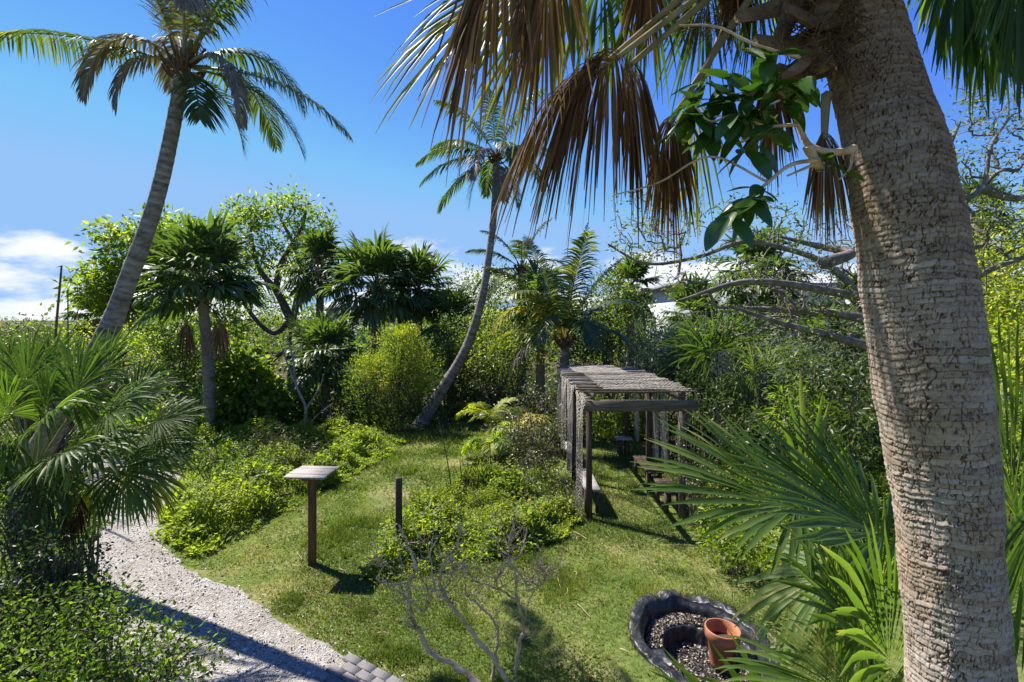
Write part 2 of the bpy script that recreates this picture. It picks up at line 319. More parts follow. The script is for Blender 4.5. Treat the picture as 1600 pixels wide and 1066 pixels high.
def build_ground():
    def axis(lo, hi, step, far, k):
        a = np.arange(lo, hi + 1e-6, step); g = step * np.cumsum(1.28 ** np.arange(1, k)); g = g[g < far]
        return np.concatenate([lo - g[::-1], a, hi + g])
    xs = axis(-11, 7, .1, 3500, 60); ys = axis(2, 18, .1, 3500, 60)
    X, Y = np.meshgrid(xs, ys); Zz = gh(X, Y); n = len(xs); r = len(ys)
    i = (np.arange(r - 1)[:, None] * n + np.arange(n - 1)[None]).ravel()
    mb = MB(); mb.add(np.stack([X, Y, Zz], -1), np.stack([i, i + 1, i + n + 1, i + n], 1), thicket(X, Y).ravel())
    tag(mb.build('ground', ground_mat(), smooth=True), 'uneven sandy lawn ground under the whole garden', kind='structure')
build_ground()

def gravel_mat():
    m, nt, N, L = new_mat('shell_gravel')
    tc = N('ShaderNodeTexCoord'); vo = N('ShaderNodeTexVoronoi'); vo.inputs['Scale'].default_value = 55; L(tc.outputs['Object'], vo.inputs['Vector'])
    r = ramp(N, [(0, (.17, .16, .145)), (.5, (.31, .29, .265)), (1, (.45, .43, .40))]); L(vo.outputs['Color'], r.inputs[0])
    n2 = N('ShaderNodeTexNoise'); n2.inputs['Scale'].default_value = 1.6; n2.inputs['Detail'].default_value = 5; L(tc.outputs['Object'], n2.inputs['Vector'])
    r2 = ramp(N, [(.35, (.78, .74, .68)), (.6, (1, 1, 1))]); L(n2.outputs[0], r2.inputs[0])
    mx = N('ShaderNodeMix'); mx.data_type = 'RGBA'; mx.blend_type = 'MULTIPLY'; mx.inputs['Factor'].default_value = 1; L(r.outputs[0], mx.inputs['A']); L(r2.outputs[0], mx.inputs['B'])
    pb = N('ShaderNodeBsdfPrincipled'); pb.inputs['Roughness'].default_value = .9; L(mx.outputs['Result'], pb.inputs['Base Color'])
    bp = N('ShaderNodeBump'); bp.inputs['Strength'].default_value = .9; bp.inputs['Distance'].default_value = .02; L(vo.outputs['Distance'], bp.inputs['Height']); L(bp.outputs[0], pb.inputs['Normal'])
    o = N('ShaderNodeOutputMaterial'); L(pb.outputs[0], o.inputs[0]); return m
PAV_O = A(*G(548, 1027)[:2]); PAV_U = nrm(A(.52, -.34)); PAV_V = A(PAV_U[1], -PAV_U[0]) * 1.0
if PAV_V[1] > 0: PAV_V = -PAV_V
def in_pav(x, y):
    u = (x - PAV_O[0]) * PAV_U[0] + (y - PAV_O[1]) * PAV_U[1]; v = (x - PAV_O[0]) * PAV_V[0] + (y - PAV_O[1]) * PAV_V[1]
    return (u > -.02) & (v > -.0) & (u < 1.7) & (v < 1.25)
def build_path():
    pa = np.array(PATH); x0, y0 = pa.min(0) - .2; x1, y1 = pa.max(0) + .2; st = .055
    xs = np.arange(x0, x1, st); ys = np.arange(y0, y1, st); X, Y = np.meshgrid(xs, ys); n = len(xs); r = len(ys)
    d = polydist(X, Y, PATH) * np.where(inpoly(X, Y, PATH), 1, -1) + (fbm(X * 3, Y * 3) - .5) * .22
    Zz = gh(X, Y) + np.clip(d * .25, -.05, .03) + .004 + (vnoise(X * 9, Y * 9) - .5) * .012
    i = (np.arange(r - 1)[:, None] * n + np.arange(n - 1)[None]).ravel(); f = np.stack([i, i + 1, i + n + 1, i + n], 1)
    df = d.ravel()[f]; f = f[(df > -.1).all(1)]
    mb = MB(); mb.add(np.stack([X, Y, Zz], -1), f); tag(mb.build('path', gravel_mat(), smooth=True), 'pale crushed shell path curving through the garden', kind='structure')
    # loose shell pieces
    k = 60000; x = rand(x0, x1, k); y = rand(max(y0, 3.4), min(y1, 12), k)
    d = polydist(x, y, PATH) * np.where(inpoly(x, y, PATH), 1, -1) + (fbm(x * 3, y * 3) - .5) * .22
    keep = ((d > 0.0) | ((d > -.25) & (rng.random(k) < .18))) & ~in_pav(x, y); x = x[keep]; y = y[keep]; k = len(x); d = d[keep]
    z = gh(x, y) + np.clip(d * .25, -.0, .03) + .008
    sz = rand(.006, .02, k) * (1 + .8 * (rng.random(k) < .08)); c = np.stack([x, y, z], 1)
    a = unit(k) * [1, 1, .35]; b = nrm(np.cross(a, unit(k) * [.5, .5, 1.5])); a = nrm(a); nn = nrm(np.cross(a, b)); nn *= np.sign(nn[:, 2:3] + 1e-9)
    v = np.stack([c + a * sz[:, None], c + b * sz[:, None] * .7, c - a * sz[:, None] * .8, c - b * sz[:, None] * .75, c + nn * sz[:, None] * .45], 1).reshape(-1, 3)
    i = np.arange(k)[:, None] * 5; f = np.concatenate([i + [0, 1, 4], i + [1, 2, 4], i + [2, 3, 4], i + [3, 0, 4]])
    mb = MB(); mb.add(v, f, np.repeat(rng.random(k), 5))
    m = rough_mat('shell_piece', [(.15, (.12, .108, .094)), (.4, (.30, .283, .26)), (.75, (.53, .51, .48))], 40, bump=.1, tintmix=.9, rough=.8)
    tag(mb.build('shell_gravel', m), 'loose broken shells covering the path', kind='stuff')
build_path()

def build_pavers():
    base = MB(); c = PAV_O + PAV_U * .84 + PAV_V * .62
    R = np.stack([A(*PAV_U, 0), A(*PAV_V, 0), A(0, 0, 1)], 1)
    box(base, A(c[0], c[1], -.03), (1.68, 1.24, .075), R); zb = .0
    g = base.build('pavement', rough_mat('joint_sand', [(.3, (.10, .09, .08)), (.7, (.22, .20, .18))], 30), off=A(c[0], c[1], 0))
    tag(g, 'grey brick pavers where the shell path meets the lawn', kind='structure')
    mat = rough_mat('paver', [(.25, (.10, .095, .095)), (.5, (.165, .155, .155)), (.8, (.24, .225, .22))], 9, bump=.35, bscale=60)
    mb = MB(); box(mb, A(0, 0, 0), (.198, .098, .05), bev=.006); me = mb.mesh('paver', mat)
    ang = math.atan2(PAV_U[1], PAV_U[0])
    for j in range(12):
        soldier = False
        n = 16 if soldier else 8
        for i in range(n):
            if soldier: u, v, a = .05 + i * .104, .10, ang + math.pi / 2
            else: u, v, a = .10 + i * .206 + (.103 if j % 2 else 0), .05 + j * .104, ang
            if u > 1.6 or v > 1.2: continue
            p = PAV_O + PAV_U * u + PAV_V * v
            inst('paver', me, g, (p[0] - c[0], p[1] - c[1], .028 + rand(-.003, .003)), (rand(-.012, .012), rand(-.012, .012), a + rand(-.012, .012)))
build_pavers()

# ------------------------------------------------------------------ plant generators
def fan(mb, hast, axis, normal, n=46, L=.8, spread=170, droop=.35, tip=.8, hang=0., split=.45, wid=1.0, costa=.18, fold=.25, m=8, tint=(.3, .75), ragged=.12, rnd=.05, vee=True):
    """costapalmate fan blade in world space. axis: way the leaf points, normal: face of the blade, hang: limp segments"""
    ax = nrm(axis); sd = nrm(np.cross(normal, ax)); nm = np.cross(ax, sd)
    sp = math.radians(spread); a = np.linspace(-sp / 2, sp / 2, n) + rng.normal(0, sp / n * .25, n); q = np.abs(a) / (sp / 2)
    Ls = L * (1 - .28 * q ** 1.6) * (1 + rng.normal(0, ragged, n)); Ls = np.clip(Ls, L * .35, L * 1.25)
    c0 = costa * (1 - q)
    org = hast + ax * c0[:, None] - Z * (c0[:, None] ** 2) * droop * 1.2
    d = nrm(np.cos(a)[:, None] * ax + np.sin(a)[:, None] * sd + fold * q[:, None] * nm + rng.normal(0, rnd, (n, 3)))
    dr = droop * rand(.6, 1.4, n); tp = tip * rand(.3, 1.6, n); brk = rand(.35, .9, n)
    pos = org.copy(); path = [pos.copy()]; dirs = []
    s = np.linspace(0, 1, m + 1)
    for k in range(m):
        t = (s[k] + s[k + 1]) / 2
        g = dr * t + tp * np.clip((t - brk) / .25, 0, 1) + hang * min(1, t * 3.2) ** 1.5 * rand(.7, 1.3, n)
        dd = nrm(d - Z * g[:, None] + rng.normal(0, .03, (n, 3)))
        pos = pos + dd * (Ls / m)[:, None]; path.append(pos.copy()); dirs.append(dd)
    path = np.stack(path, 1); dirs = np.stack([dirs[0]] + dirs, 1)
    # segment half width: touching its neighbour up to the split, then tapering
    touch = sp / n * .5 * L
    w = np.where(s < split, s * 1.08, split * np.clip((1 - s) / (1 - split), 0, 1) ** .62)[None] * touch * wid
    w = np.maximum(w * (rand(.7, 1.35, (n, 1)) if hang > 1.2 else np.ones((n, 1))), .0012)
    wn = np.broadcast_to(nm, path.shape)
    sidev = nrm(np.cross(wn, dirs) + 1e-6 * sd)
    # limp segments twist on their way down
    tw = (rng.normal(0, .95 if hang > 1.2 else (.5 if hang > .3 else .15), (n, 1)) * s[None])[..., None]
    up = np.cross(dirs, sidev); sidev2 = sidev * np.cos(tw) + up * np.sin(tw); up2 = np.cross(dirs, sidev2)
    tn = (rand(tint[0], tint[1], n)[:, None] + np.where(s > .8, (s - .8) * 1.1, 0)[None] * rng.random((n, 1)))
    if vee:
        l = path + sidev2 * w[..., None] + up2 * w[..., None] * .35; r = path - sidev2 * w[..., None] + up2 * w[..., None] * .35
        v = np.stack([l, path, r], 2); cw = 3
    else:
        v = np.stack([path + sidev2 * w[..., None], path - sidev2 * w[..., None]], 2); cw = 2
    i = (np.arange(n)[:, None] * (m + 1) + np.arange(m)[None]).ravel()[:, None] * cw
    fs = [i + [0, 1, cw + 1, cw]] + ([i + [1, 2, cw + 2, cw + 1]] if vee else [])
    mb.add(v.reshape(-1, 3), np.concatenate(fs), np.repeat(tn.ravel(), cw))
def petiole_path(a, b, sag=.0, up=.0, n=8):
    mid = (a + b) / 2 - Z * sag + Z * up; return smooth_path([a, mid, b], n)

def pinnate(mb, base, d0, L, bend=.5, n=74, ll=.5, droop=.6, wind=(0, 0, 0), tint=(.2, .7), lw=.02, tipgold=.0, rach=.022, miss=.0, vang=.35):
    """feather frond: arching midrib with two rows of leaflets"""
    k = 26; d = nrm(d0); pos = np.asarray(base, float); pts = [pos.copy()]; dirs = [d]
    for i in range(k):
        t = (i + .5) / k; d = nrm(d - Z * bend * (.35 + 1.4 * t) / k * 2.2 + np.asarray(wind) * .3 / k); pos = pos + d * L / k; pts.append(pos.copy()); dirs.append(d)
    pts = np.array(pts); dirs = np.array(dirs)
    tube(mb, pts, np.linspace(rach, rach * .15, k + 1), 5, tint[1] + .12)
    s0 = .16
    for side in (-1, 1):
        s = np.linspace(s0, .995, n) + rng.normal(0, .003, n); s = np.clip(s, 0, 1)
        if miss: s = s[rng.random(len(s)) > miss]
        m = len(s); f = s * k; i = np.clip(f.astype(int), 0, k - 1); f = (f - i)[:, None]
        p = pts[i] * (1 - f) + pts[i + 1] * f; tg = nrm(dirs[i] * (1 - f) + dirs[i + 1] * f)
        sdv = nrm(np.cross(tg, Z + 1e-3)); up = np.cross(sdv, tg)
        le = ll * np.clip(1.15 * np.sin(np.clip((s - s0) / (1 - s0) * .86 + .12, 0, 1) * math.pi) ** .6, .25, 1.1) * rand(.8, 1.12, m)
        fw = .35 + .75 * s
        dd = nrm(tg * fw[:, None] + side * sdv + up * vang + rng.normal(0, .10, (m, 3)))
        q = p.copy(); seg = 4; prev = [q.copy()]; ds = []
        for j in range(seg):
            t = (j + .6) / seg; e = nrm(dd - Z * (droop * t * 1.7 * rand(.7, 1.3, m))[:, None] + np.asarray(wind) * t)
            q = q + e * (le / seg)[:, None]; prev.append(q.copy()); ds.append(e)
        pa = np.stack(prev, 1); ds = np.stack([ds[0]] + ds, 1); w = np.array([.5, 1, .95, .6, .05]) * lw
        wv = nrm(np.cross(ds, up[:, None] + .3 * sdv[:, None])); v = np.stack([pa + wv * w[None, :, None], pa - wv * w[None, :, None]], 2)
        b = (np.arange(m)[:, None] * (seg + 1) + np.arange(seg)[None]).ravel()[:, None] * 2
        tn = rand(tint[0], tint[1], m)[:, None] + np.zeros((1, seg + 1)) + tipgold * (s[:, None] ** 2) * rng.random((m, 1))
        mb.add(v.reshape(-1, 3), b + [0, 1, 3, 2], np.repeat(tn.ravel(), 2))

def clump_leaves(mb, centers, k, rc, ll, lw, outward=None, tint=(.2, .8), up=.5, ctint=.25, six=False, droop=.2):
    c = np.repeat(centers, k, 0); m = len(c)
    off = rng.normal(size=(m, 3)) * rc * [1, 1, .8]
    out = nrm(off + (0 if outward is None else np.repeat(outward, k, 0) * rc * .8))
    d = nrm(out + unit(m) * .8 - Z * droop); n = nrm(Z * up + unit(m) * .7 + out * .3)
    t = rand(tint[0], tint[1], m) + np.repeat(rng.normal(0, ctint * .5, len(centers)), k)
    leaves(mb, c + off, d, n, ll * rand(.65, 1.25, m), lw * rand(.7, 1.2, m), np.clip(t, 0, 1), six=six)
def blob_points(c, r, n, shell=.55, rough=.3, seed=0):
    """points in an uneven ellipsoid, thicker towards its outside"""
    u = unit(n); s = shell + (1 - shell) * rng.random(n) ** .6
    bump = 1 + rough * 2 * (fbm(u[:, 0] * 2.2 + seed * 3.1 + u[:, 2] * 1.3, u[:, 1] * 2.2 + seed * 1.7 - u[:, 2]) - .5)
    return c + u * (s * bump)[:, None] * r, u

def shrub(name, label, cat, blobs, leaf, n, k, rc, ll, lw, mat, D=None, group=None, stems=5, stem_r=.02, bark='bark_brown', tint=(.2, .8), base=None, up=.6, shell=.62, rough=.35, stem_mat_r=None, six=False, twigs=0, ctint=.25, droop=.2):
    """bush: blobs are (px, py, rx_px, ry_px, D); n clumps for each square metre of blob"""
    cs = [(P(px, py, d), A(rx / FOC * d, max(rx, ry) / FOC * d * .8, ry / FOC * d)) for px, py, rx, ry, d in blobs]
    if base is None: base = onground(A(np.mean([c[0][0] for c in cs]), np.mean([c[0][1] for c in cs])))
    th = thing(name, label, cat, base, group)
    mb = MB(); ends = []
    for q, (c, r) in enumerate(cs):
        m = max(6, int(n * 4 * r[0] * r[2])); pts, u = blob_points(c, r, m, shell, rough, q + rng.integers(0, 50))
        ok = pts[:, 2] > gh(pts[:, 0], pts[:, 1]) + .03; pts = pts[ok]; u = u[ok]
        clump_leaves(mb, pts, k, rc, ll, lw, u, tint, up, ctint, six, droop); ends.append(pts[rng.integers(0, len(pts), max(2, stems + twigs))])
    mb.build(leaf, M[mat], th)
    sb = MB()
    for q, e in enumerate(ends):
        for j, p in enumerate(e):
            b = base + A(rand(-.12, .12), rand(-.12, .12), -.05); c = cs[q][0]
            mid = b * .5 + (p * .4 + c * .6) * .5 + rng.normal(0, .06, 3); tube(sb, smooth_path([b, mid, c * .45 + p * .55, p], 9), np.linspace(stem_r, stem_r * .25, 9), 5)
    sb.build('stem', M[bark], th, smooth=True); return th

def tree(name, label, cat, trunk, limbs, blobs, n_ends, leafspec, mat, bark, r0=.008, group=None, sides=6, leafname='crown', maxr=.3, jit=.08, bare=0.0, limb_r=None):
    """trunk: list of points; limbs: further given paths (first point is joined to the nearest node);
    twig ends are sampled in the blobs and joined to the nearest branch; radii add up towards the root"""
    nodes = []; par = []; chains = []
    def add_chain(pts, parent):
        ch = [] if parent is None else [parent]
        for p in pts: nodes.append(np.asarray(p, float)); par.append(ch[-1] if ch else -1); ch.append(len(nodes) - 1)
        chains.append(ch); return ch
    add_chain(smooth_path(trunk, 5 * len(trunk)), None)
    for l in limbs:
        a = np.array(nodes); j = int(np.argmin(((a - l[0]) ** 2).sum(1)))
        add_chain(smooth_path([nodes[j]] + list(l[1:]), 6 * len(l))[1:], j)
    ends = []; outs = []
    tot = sum(b[5] if len(b) > 5 else 1 for b in blobs)
    for q, b in enumerate(blobs):
        px, py, rx, ry, d = b[:5]; c = P(px, py, d); r = A(rx, max(rx, ry) * .85, ry) / FOC * d
        p, u = blob_points(c, r, max(4, int(n_ends * (b[5] if len(b) > 5 else 1) / tot)), .35, .4, q); ends.append(p); outs.append(u)
    ends = np.concatenate(ends); outs = np.concatenate(outs); fork = nodes[-1] if not limbs else trunk[-1]
    o = np.argsort(((ends - np.asarray(trunk[-1])) ** 2).sum(1)); ends = ends[o]; outs = outs[o]
    for p in ends:
        a = np.array(nodes); dv = p - a; dist = np.linalg.norm(dv, axis=1) + np.clip(-(dv[:, 2]), 0, 9) * .6
        if len(trunk) > 1: dist[:max(1, int(5 * len(trunk) * .45))] += 3
        j = int(np.argmin(dist)); s = nodes[j]; L = np.linalg.norm(p - s)
        k = 3 if L < 1.2 else 5; t = np.linspace(0, 1, k + 1)[1:, None]
        pts = s + (p - s) * t + Z * (.10 * L * np.sin(t * math.pi)) + rng.normal(0, jit * L * .5, (k, 3)) * (1 - t * .6)
        add_chain(pts, j)
    nn = len(nodes); w = np.zeros(nn); hasch = np.zeros(nn, bool)
    for i in range(nn - 1, -1, -1):
        if w[i] == 0: w[i] = r0 ** 2.3
        if par[i] >= 0: w[par[i]] += w[i] if i != 0 and par[i] != i - 1 or True else 0
    # chain order: parents always come first, so one backward sweep sums them
    rad = np.clip(w ** (1 / 2.3), r0, maxr)
    if limb_r:
        for ch in chains[1:1 + len(limbs)]: rad[ch] = np.maximum(rad[ch], np.linspace(limb_r[0], limb_r[1], len(ch)) * rand(.7, 1.15))
    th = thing(name, label, cat, onground(trunk[0]), group)
    tb = MB(); a = np.array(nodes)
    for ci, ch in enumerate(chains):
        if len(ch) < 2: continue
        rr = rad[ch].copy()
        if ci and len(rr) > 1: rr[0] = min(rr[0], rr[1] * 1.25)
        tube(tb, a[ch], rr, 8 if rr.max() > .05 else (5 if rr.max() > .02 else 4), cap=False)
    tb.build('trunk', M[bark], th, smooth=True)
    mb = MB(); sel = rng.random(len(ends)) >= bare
    k, rc, ll, lw, tint, up = leafspec[:6]
    clump_leaves(mb, ends[sel], k, rc, ll, lw, outs[sel], tint, up, six=len(leafspec) > 6)
    mb.build(leafname, M[mat], th); return th

# shared fan fronds for the palms farther off: three rises x variants, gravity along -Z
FANS = {}
def fan_set():
    for cls, el, dr, tp, hg in (('up', 62, .25, .5, 0), ('mid', 22, .5, .9, .0), ('low', -22, .8, 1.2, .35)):
        for q in range(3):
            mb = MB(); e = math.radians(el); d = A(math.cos(e), 0, math.sin(e)); h = d * .95 - Z * (.12 if cls != 'up' else .03)
            ax = nrm(d - Z * (.25 if cls != 'up' else .1)); nm = nrm(np.cross(ax, A(0, 1, 0)) * 1.0); nm = nm if nm[2] > 0 else -nm
            fan(mb, h, ax, nm, n=32, L=1.0, spread=225, droop=dr, tip=tp, hang=hg, split=.6, m=6, costa=.3, vee=True, wid=1.45, tint=(.15, .72))
            tube(mb, petiole_path(A(0, 0, 0), h, up=.06), np.linspace(.024, .014, 8), 5, .75)
            FANS[cls, q] = mb.mesh('frond', M['fan_far'])
    for q in range(3):
        mb = MB(); h = A(.34, 0, -.25); fan(mb, h, nrm(A(.35, 0, -1)), nrm(A(1, 0, .3)), n=30, L=.9, spread=120, droop=.6, tip=.6, hang=1.6, m=6, costa=.15, tint=(.1, .8), wid=1.2)
        tube(mb, smooth_path([A(0, 0, 0), A(.25, 0, .05), h], 7), .016, 5, .5); FANS['dead', q] = mb.mesh('dead_frond', M['dead'])
fan_set()
def sabal(label, base, crown, R, nf=30, dead=4, tr=.15, group='cabbage palms of the thicket', bark='sabal_bark', lean=None, boots=True, low=.72):
    base = onground(base); th = thing('cabbage_palm', label, 'palm tree', base, group)
    crown = A(*crown); mid = (base + crown) / 2 + (A(*lean) if lean is not None else A(rand(-.08, .08), 0, 0))
    pts = smooth_path([base - Z * .1, mid, crown], 34); s = np.linspace(0, 1, 34)
    r = tr * (1.18 - .18 * s) * (1 + .05 * np.sin(s * 150)); r[-5:] *= 1.15; r[0] *= 1.25
    mb = MB(); tube(mb, pts, r, 12, rng.random(34), jitter=.03); mb.build('trunk', M[bark], th, smooth=True)
    sc = R / 1.8; loc = crown - base
    nf = int(nf * 1.3)
    for i in range(nf):
        t = (i + .5) / nf; el = 'up' if t < .36 else ('mid' if t < low else 'low')
        o = inst('frond', FANS[el, int(rng.integers(0, 3))], th, loc + A(0, 0, (.12 - .25 * t) * sc), (rand(-.2, .2), rand(-.42, .4), i * 2.399 + rand(-.3, .3)), sc * rand(.82, 1.12))
    for i in range(dead):
        inst('dead_frond', FANS['dead', int(rng.integers(0, 3))], th, loc + A(0, 0, -.2 * sc), (rand(-.1, .1), rand(-.1, .15), i * 2.399 + rand(-.4, .4)), sc * rand(.7, .95))
    if boots:
        bm = MB()
        for i in range(16):
            a = i * 2.399; h = -.08 - i * .035; d = A(math.cos(a), math.sin(a), .9); p = crown + Z * h * sc + nrm(d * [1, 1, 0]) * tr * .8
            tube(bm, [p, p + nrm(d) * .10 * sc, p + nrm(d + Z * .4) * .2 * sc], [.05 * sc, .04 * sc, .018 * sc], 5)
        tag(bm.build('leaf_base', M['boot'], th), kind='stuff')
    return th

# ------------------------------------------------------------------ the big palm by the balcony
def near_trunk_mat():
    m, nt, N, L = new_mat('ringed_palm_bark')
    at = N('ShaderNodeAttribute'); at.attribute_name = 'tint'; tc = N('ShaderNodeTexCoord')
    mp = N('ShaderNodeMapping'); mp.inputs['Scale'].default_value = (1, 1, 3.0); L(tc.outputs['Object'], mp.inputs[0])
    n1 = N('ShaderNodeTexNoise'); n1.inputs['Scale'].default_value = 34; n1.inputs['Detail'].default_value = 7; n1.inputs['Roughness'].default_value = .7; L(mp.outputs[0], n1.inputs['Vector'])
    n2 = N('ShaderNodeTexNoise'); n2.inputs['Scale'].default_value = 3.2; n2.inputs['Detail'].default_value = 5; L(tc.outputs['Object'], n2.inputs['Vector'])
    s = N('ShaderNodeMath'); s.operation = 'MULTIPLY_ADD'; L(n1.outputs[0], s.inputs[0]); s.inputs[1].default_value = .5; L(at.outputs['Fac'], s.inputs[2])
    s2 = N('ShaderNodeMath'); s2.operation = 'SUBTRACT'; L(s.outputs[0], s2.inputs[0]); s2.inputs[1].default_value = .25
    r = ramp(N, [(0, (.055, .038, .025)), (.3, (.16, .122, .088)), (.55, (.295, .255, .218)), (.8, (.44, .405, .37)), (1, (.59, .565, .535))]); L(s2.outputs[0], r.inputs[0])
    r2 = ramp(N, [(.36, (.82, .73, .63)), (.60, (.98, .95, .92))]); L(n2.outputs[0], r2.inputs[0])
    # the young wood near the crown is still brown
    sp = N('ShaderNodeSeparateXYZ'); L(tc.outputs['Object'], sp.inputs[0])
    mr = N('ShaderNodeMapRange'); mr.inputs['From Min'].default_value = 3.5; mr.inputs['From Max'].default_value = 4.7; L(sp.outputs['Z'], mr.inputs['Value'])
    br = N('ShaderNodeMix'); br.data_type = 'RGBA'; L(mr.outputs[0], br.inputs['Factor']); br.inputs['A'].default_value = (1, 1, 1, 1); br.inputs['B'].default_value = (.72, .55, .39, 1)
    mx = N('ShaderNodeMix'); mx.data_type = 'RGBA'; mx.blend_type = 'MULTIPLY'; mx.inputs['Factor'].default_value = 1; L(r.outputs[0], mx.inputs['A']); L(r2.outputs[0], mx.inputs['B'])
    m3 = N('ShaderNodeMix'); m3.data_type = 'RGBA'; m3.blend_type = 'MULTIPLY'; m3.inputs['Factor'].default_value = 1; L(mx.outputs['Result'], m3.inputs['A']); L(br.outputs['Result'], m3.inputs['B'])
    pb = N('ShaderNodeBsdfPrincipled'); pb.inputs['Roughness'].default_value = .9; pb.inputs['Specular IOR Level'].default_value = .15; L(m3.outputs['Result'], pb.inputs['Base Color'])
    bp = N('ShaderNodeBump'); bp.inputs['Strength'].default_value = .5; bp.inputs['Distance'].default_value = .006; L(n1.outputs[0], bp.inputs['Height']); L(bp.outputs[0], pb.inputs['Normal'])
    o = N('ShaderNodeOutputMaterial'); L(pb.outputs[0], o.inputs[0]); return m
TR = [(1497, 1066, 1.75, 165), (1478, 800, 1.75, 166), (1452, 600, 1.74, 182), (1410, 300, 1.78, 174), (1374, 150, 1.88, 152), (1335, 0, 2.02, 137), (1285, -160, 2.2, 140)]
TRP = [P(a, b, c) for a, b, c, w in TR]; TRR = [w * c * .80 / (2 * FOC) for a, b, c, w in TR]
TRP = [A(1.66, 1.72, -.1), A(1.60, 1.74, 1.2)] + TRP; TRR = [.19, .155] + TRR
def near_palm():
    th = thing('cabbage_palm', 'tall ringed palm trunk close to the viewer with dead brown fronds hanging from its crown', 'palm tree', A(1.66, 1.72, 0))
    nv, nu = 1020, 396
    ax = smooth_path(TRP, 400); rr = smooth_path([[r, 0, 0] for r in TRR], 400)[:, 0]
    L = np.concatenate([[0], np.cumsum(np.linalg.norm(np.diff(ax, axis=0), axis=1))])
    zc = np.interp(2.15, ax[:, 2], L); s = np.concatenate([np.linspace(0, zc, 90)[:-1], np.linspace(zc, L[-1], nv - 89)])
    C = np.stack([np.interp(s, L, ax[:, i]) for i in range(3)], 1); R = np.interp(s, L, rr)
    tg = nrm(np.gradient(C, axis=0)); x = nrm(np.cross(tg, A(0, 1, 0))); y = np.cross(tg, x)
    ac = math.atan2(*( (lambda q: (q @ y[len(s) // 2], q @ x[len(s) // 2]))(-(C[len(s) // 2] - A(0, 0, CAM_H))) ))   # finer on the side that faces the balcony
    a = np.concatenate([ac + np.linspace(-1.75, 1.75, 334), ac + np.linspace(1.75, 2 * math.pi - 1.75, nu - 334 + 2)[1:-1]])
    Sg, Ag = np.meshgrid(s, a, indexing='ij'); Ag = Ag % (2 * math.pi); cx, cy = np.cos(Ag), np.sin(Ag)
    warp = (fbm(cx * 1.6 + Sg * 2.2 + 40, cy * 1.6 + 9 + Sg) - .5) * 1.5 + (fbm(cx * 6 + Sg * 9, cy * 6 + 3, 2) - .5) * .7 + .35 * np.sin(Ag + Sg * 1.3)
    v = (Sg + .035 * (fbm(Sg * 7, Sg * 0 + 3, 2) - .5)) / .0195 + warp * .8; ring = np.floor(v).astype(int); f = v - ring
    thick = .35 + np.random.default_rng(3).random(4000)[ring % 4000] ** 1.5      # rings of uneven strength
    def cracks(nc, width, keep, wob, salt):
        u = Ag / (2 * math.pi) * nc + (fbm(cx * 8 + Sg * 34 + salt, cy * 8 + Sg * 5, 3) - .5) * wob
        c = np.floor(u).astype(int); best = np.full(u.shape, 9.); wd = np.zeros(u.shape)
        for o in (-1, 0, 1, 2):
            k_ = (c + o) % nc; jit = _tab[(k_ * 29 + ring * 3 + salt) % 256, (ring * 17 + k_) % 256]; on = _tab[(k_ * 7 + ring * 11 + salt) % 256, (ring + k_ * 3) % 256] < keep
            dd = np.where(on, np.abs(u - (c + o) - (jit - .5) * .9), 9.); wd = np.where(dd < best, jit, wd); best = np.minimum(best, dd)
        return np.clip(1 - best / nc * 2 * math.pi * .155 / (width * (.5 + wd)), 0, 1)
    crack = np.maximum(cracks(34, .0027, .62, 2.2, 3), cracks(62, .0016, .4, 3.0, 90) * .55)
    u2 = Ag / (2 * math.pi) * 12 + (fbm(cx * 4 + Sg * 26, cy * 4 + Sg * 7, 4) - .5) * 3.4                        # long cracks over several rings
    d2 = np.abs(u2 - np.round(u2)) / 12 * 2 * math.pi * .155; crack2 = np.clip(1 - d2 / .0034, 0, 1) * np.clip((fbm(cx * 3 + Sg * 7 + 7, cy * 3 + Sg * 2) - .47) * 14, 0, 1)
    rnd = _tab[(ring * 7 + np.floor(u2 * 2.6).astype(int) * 13) % 256, (np.floor(u2 * 2.6).astype(int) * 3 + ring) % 256]
    gap = np.clip((fbm(cx * 2.2 + Sg * 12, cy * 2.2 + 60, 2) - .15) * 4, .45, 1)
    ledge = 1 - (1 - np.clip(f / .16, 0, 1) * np.clip((1 - f) / .10, 0, 1)) * np.clip(thick, .15, 1) * gap
    big = (fbm(cx * 2 + Sg * 3, cy * 2 + Sg, 3) - .5) * .022 + (fbm(cx * .5, Sg * 9 + cy * .4, 2) - .5) * .010
    h = .0040 * (1 - f) * thick - (1 - ledge) * .0042 - np.maximum(crack, crack2) * .0065 + (rnd - .5) * .0010 + big + (fbm(cx * 34 + Sg * 90, cy * 34 + Sg * 130, 2) - .5) * .0022
    rad = R[:, None] + h
    V = C[:, None] + rad[..., None] * (cx[..., None] * x[:, None] + cy[..., None] * y[:, None])
    i = (np.arange(nv - 0 - 1)[:, None] * nu); j = np.arange(nu)[None]; k = (j + 1) % nu; n_ = len(s)
    i = np.arange(n_ - 1)[:, None] * nu
    fc = np.stack([i + j, i + k, i + nu + k, i + nu + j], -1).reshape(-1, 4)
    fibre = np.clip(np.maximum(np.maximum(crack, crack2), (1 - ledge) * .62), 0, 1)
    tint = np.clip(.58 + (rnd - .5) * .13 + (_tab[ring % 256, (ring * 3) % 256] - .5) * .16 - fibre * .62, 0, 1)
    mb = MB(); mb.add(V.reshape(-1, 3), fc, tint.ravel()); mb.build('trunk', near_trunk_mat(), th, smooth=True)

    C0 = P(1290, -150, 2.25)                                                   # middle of the crown
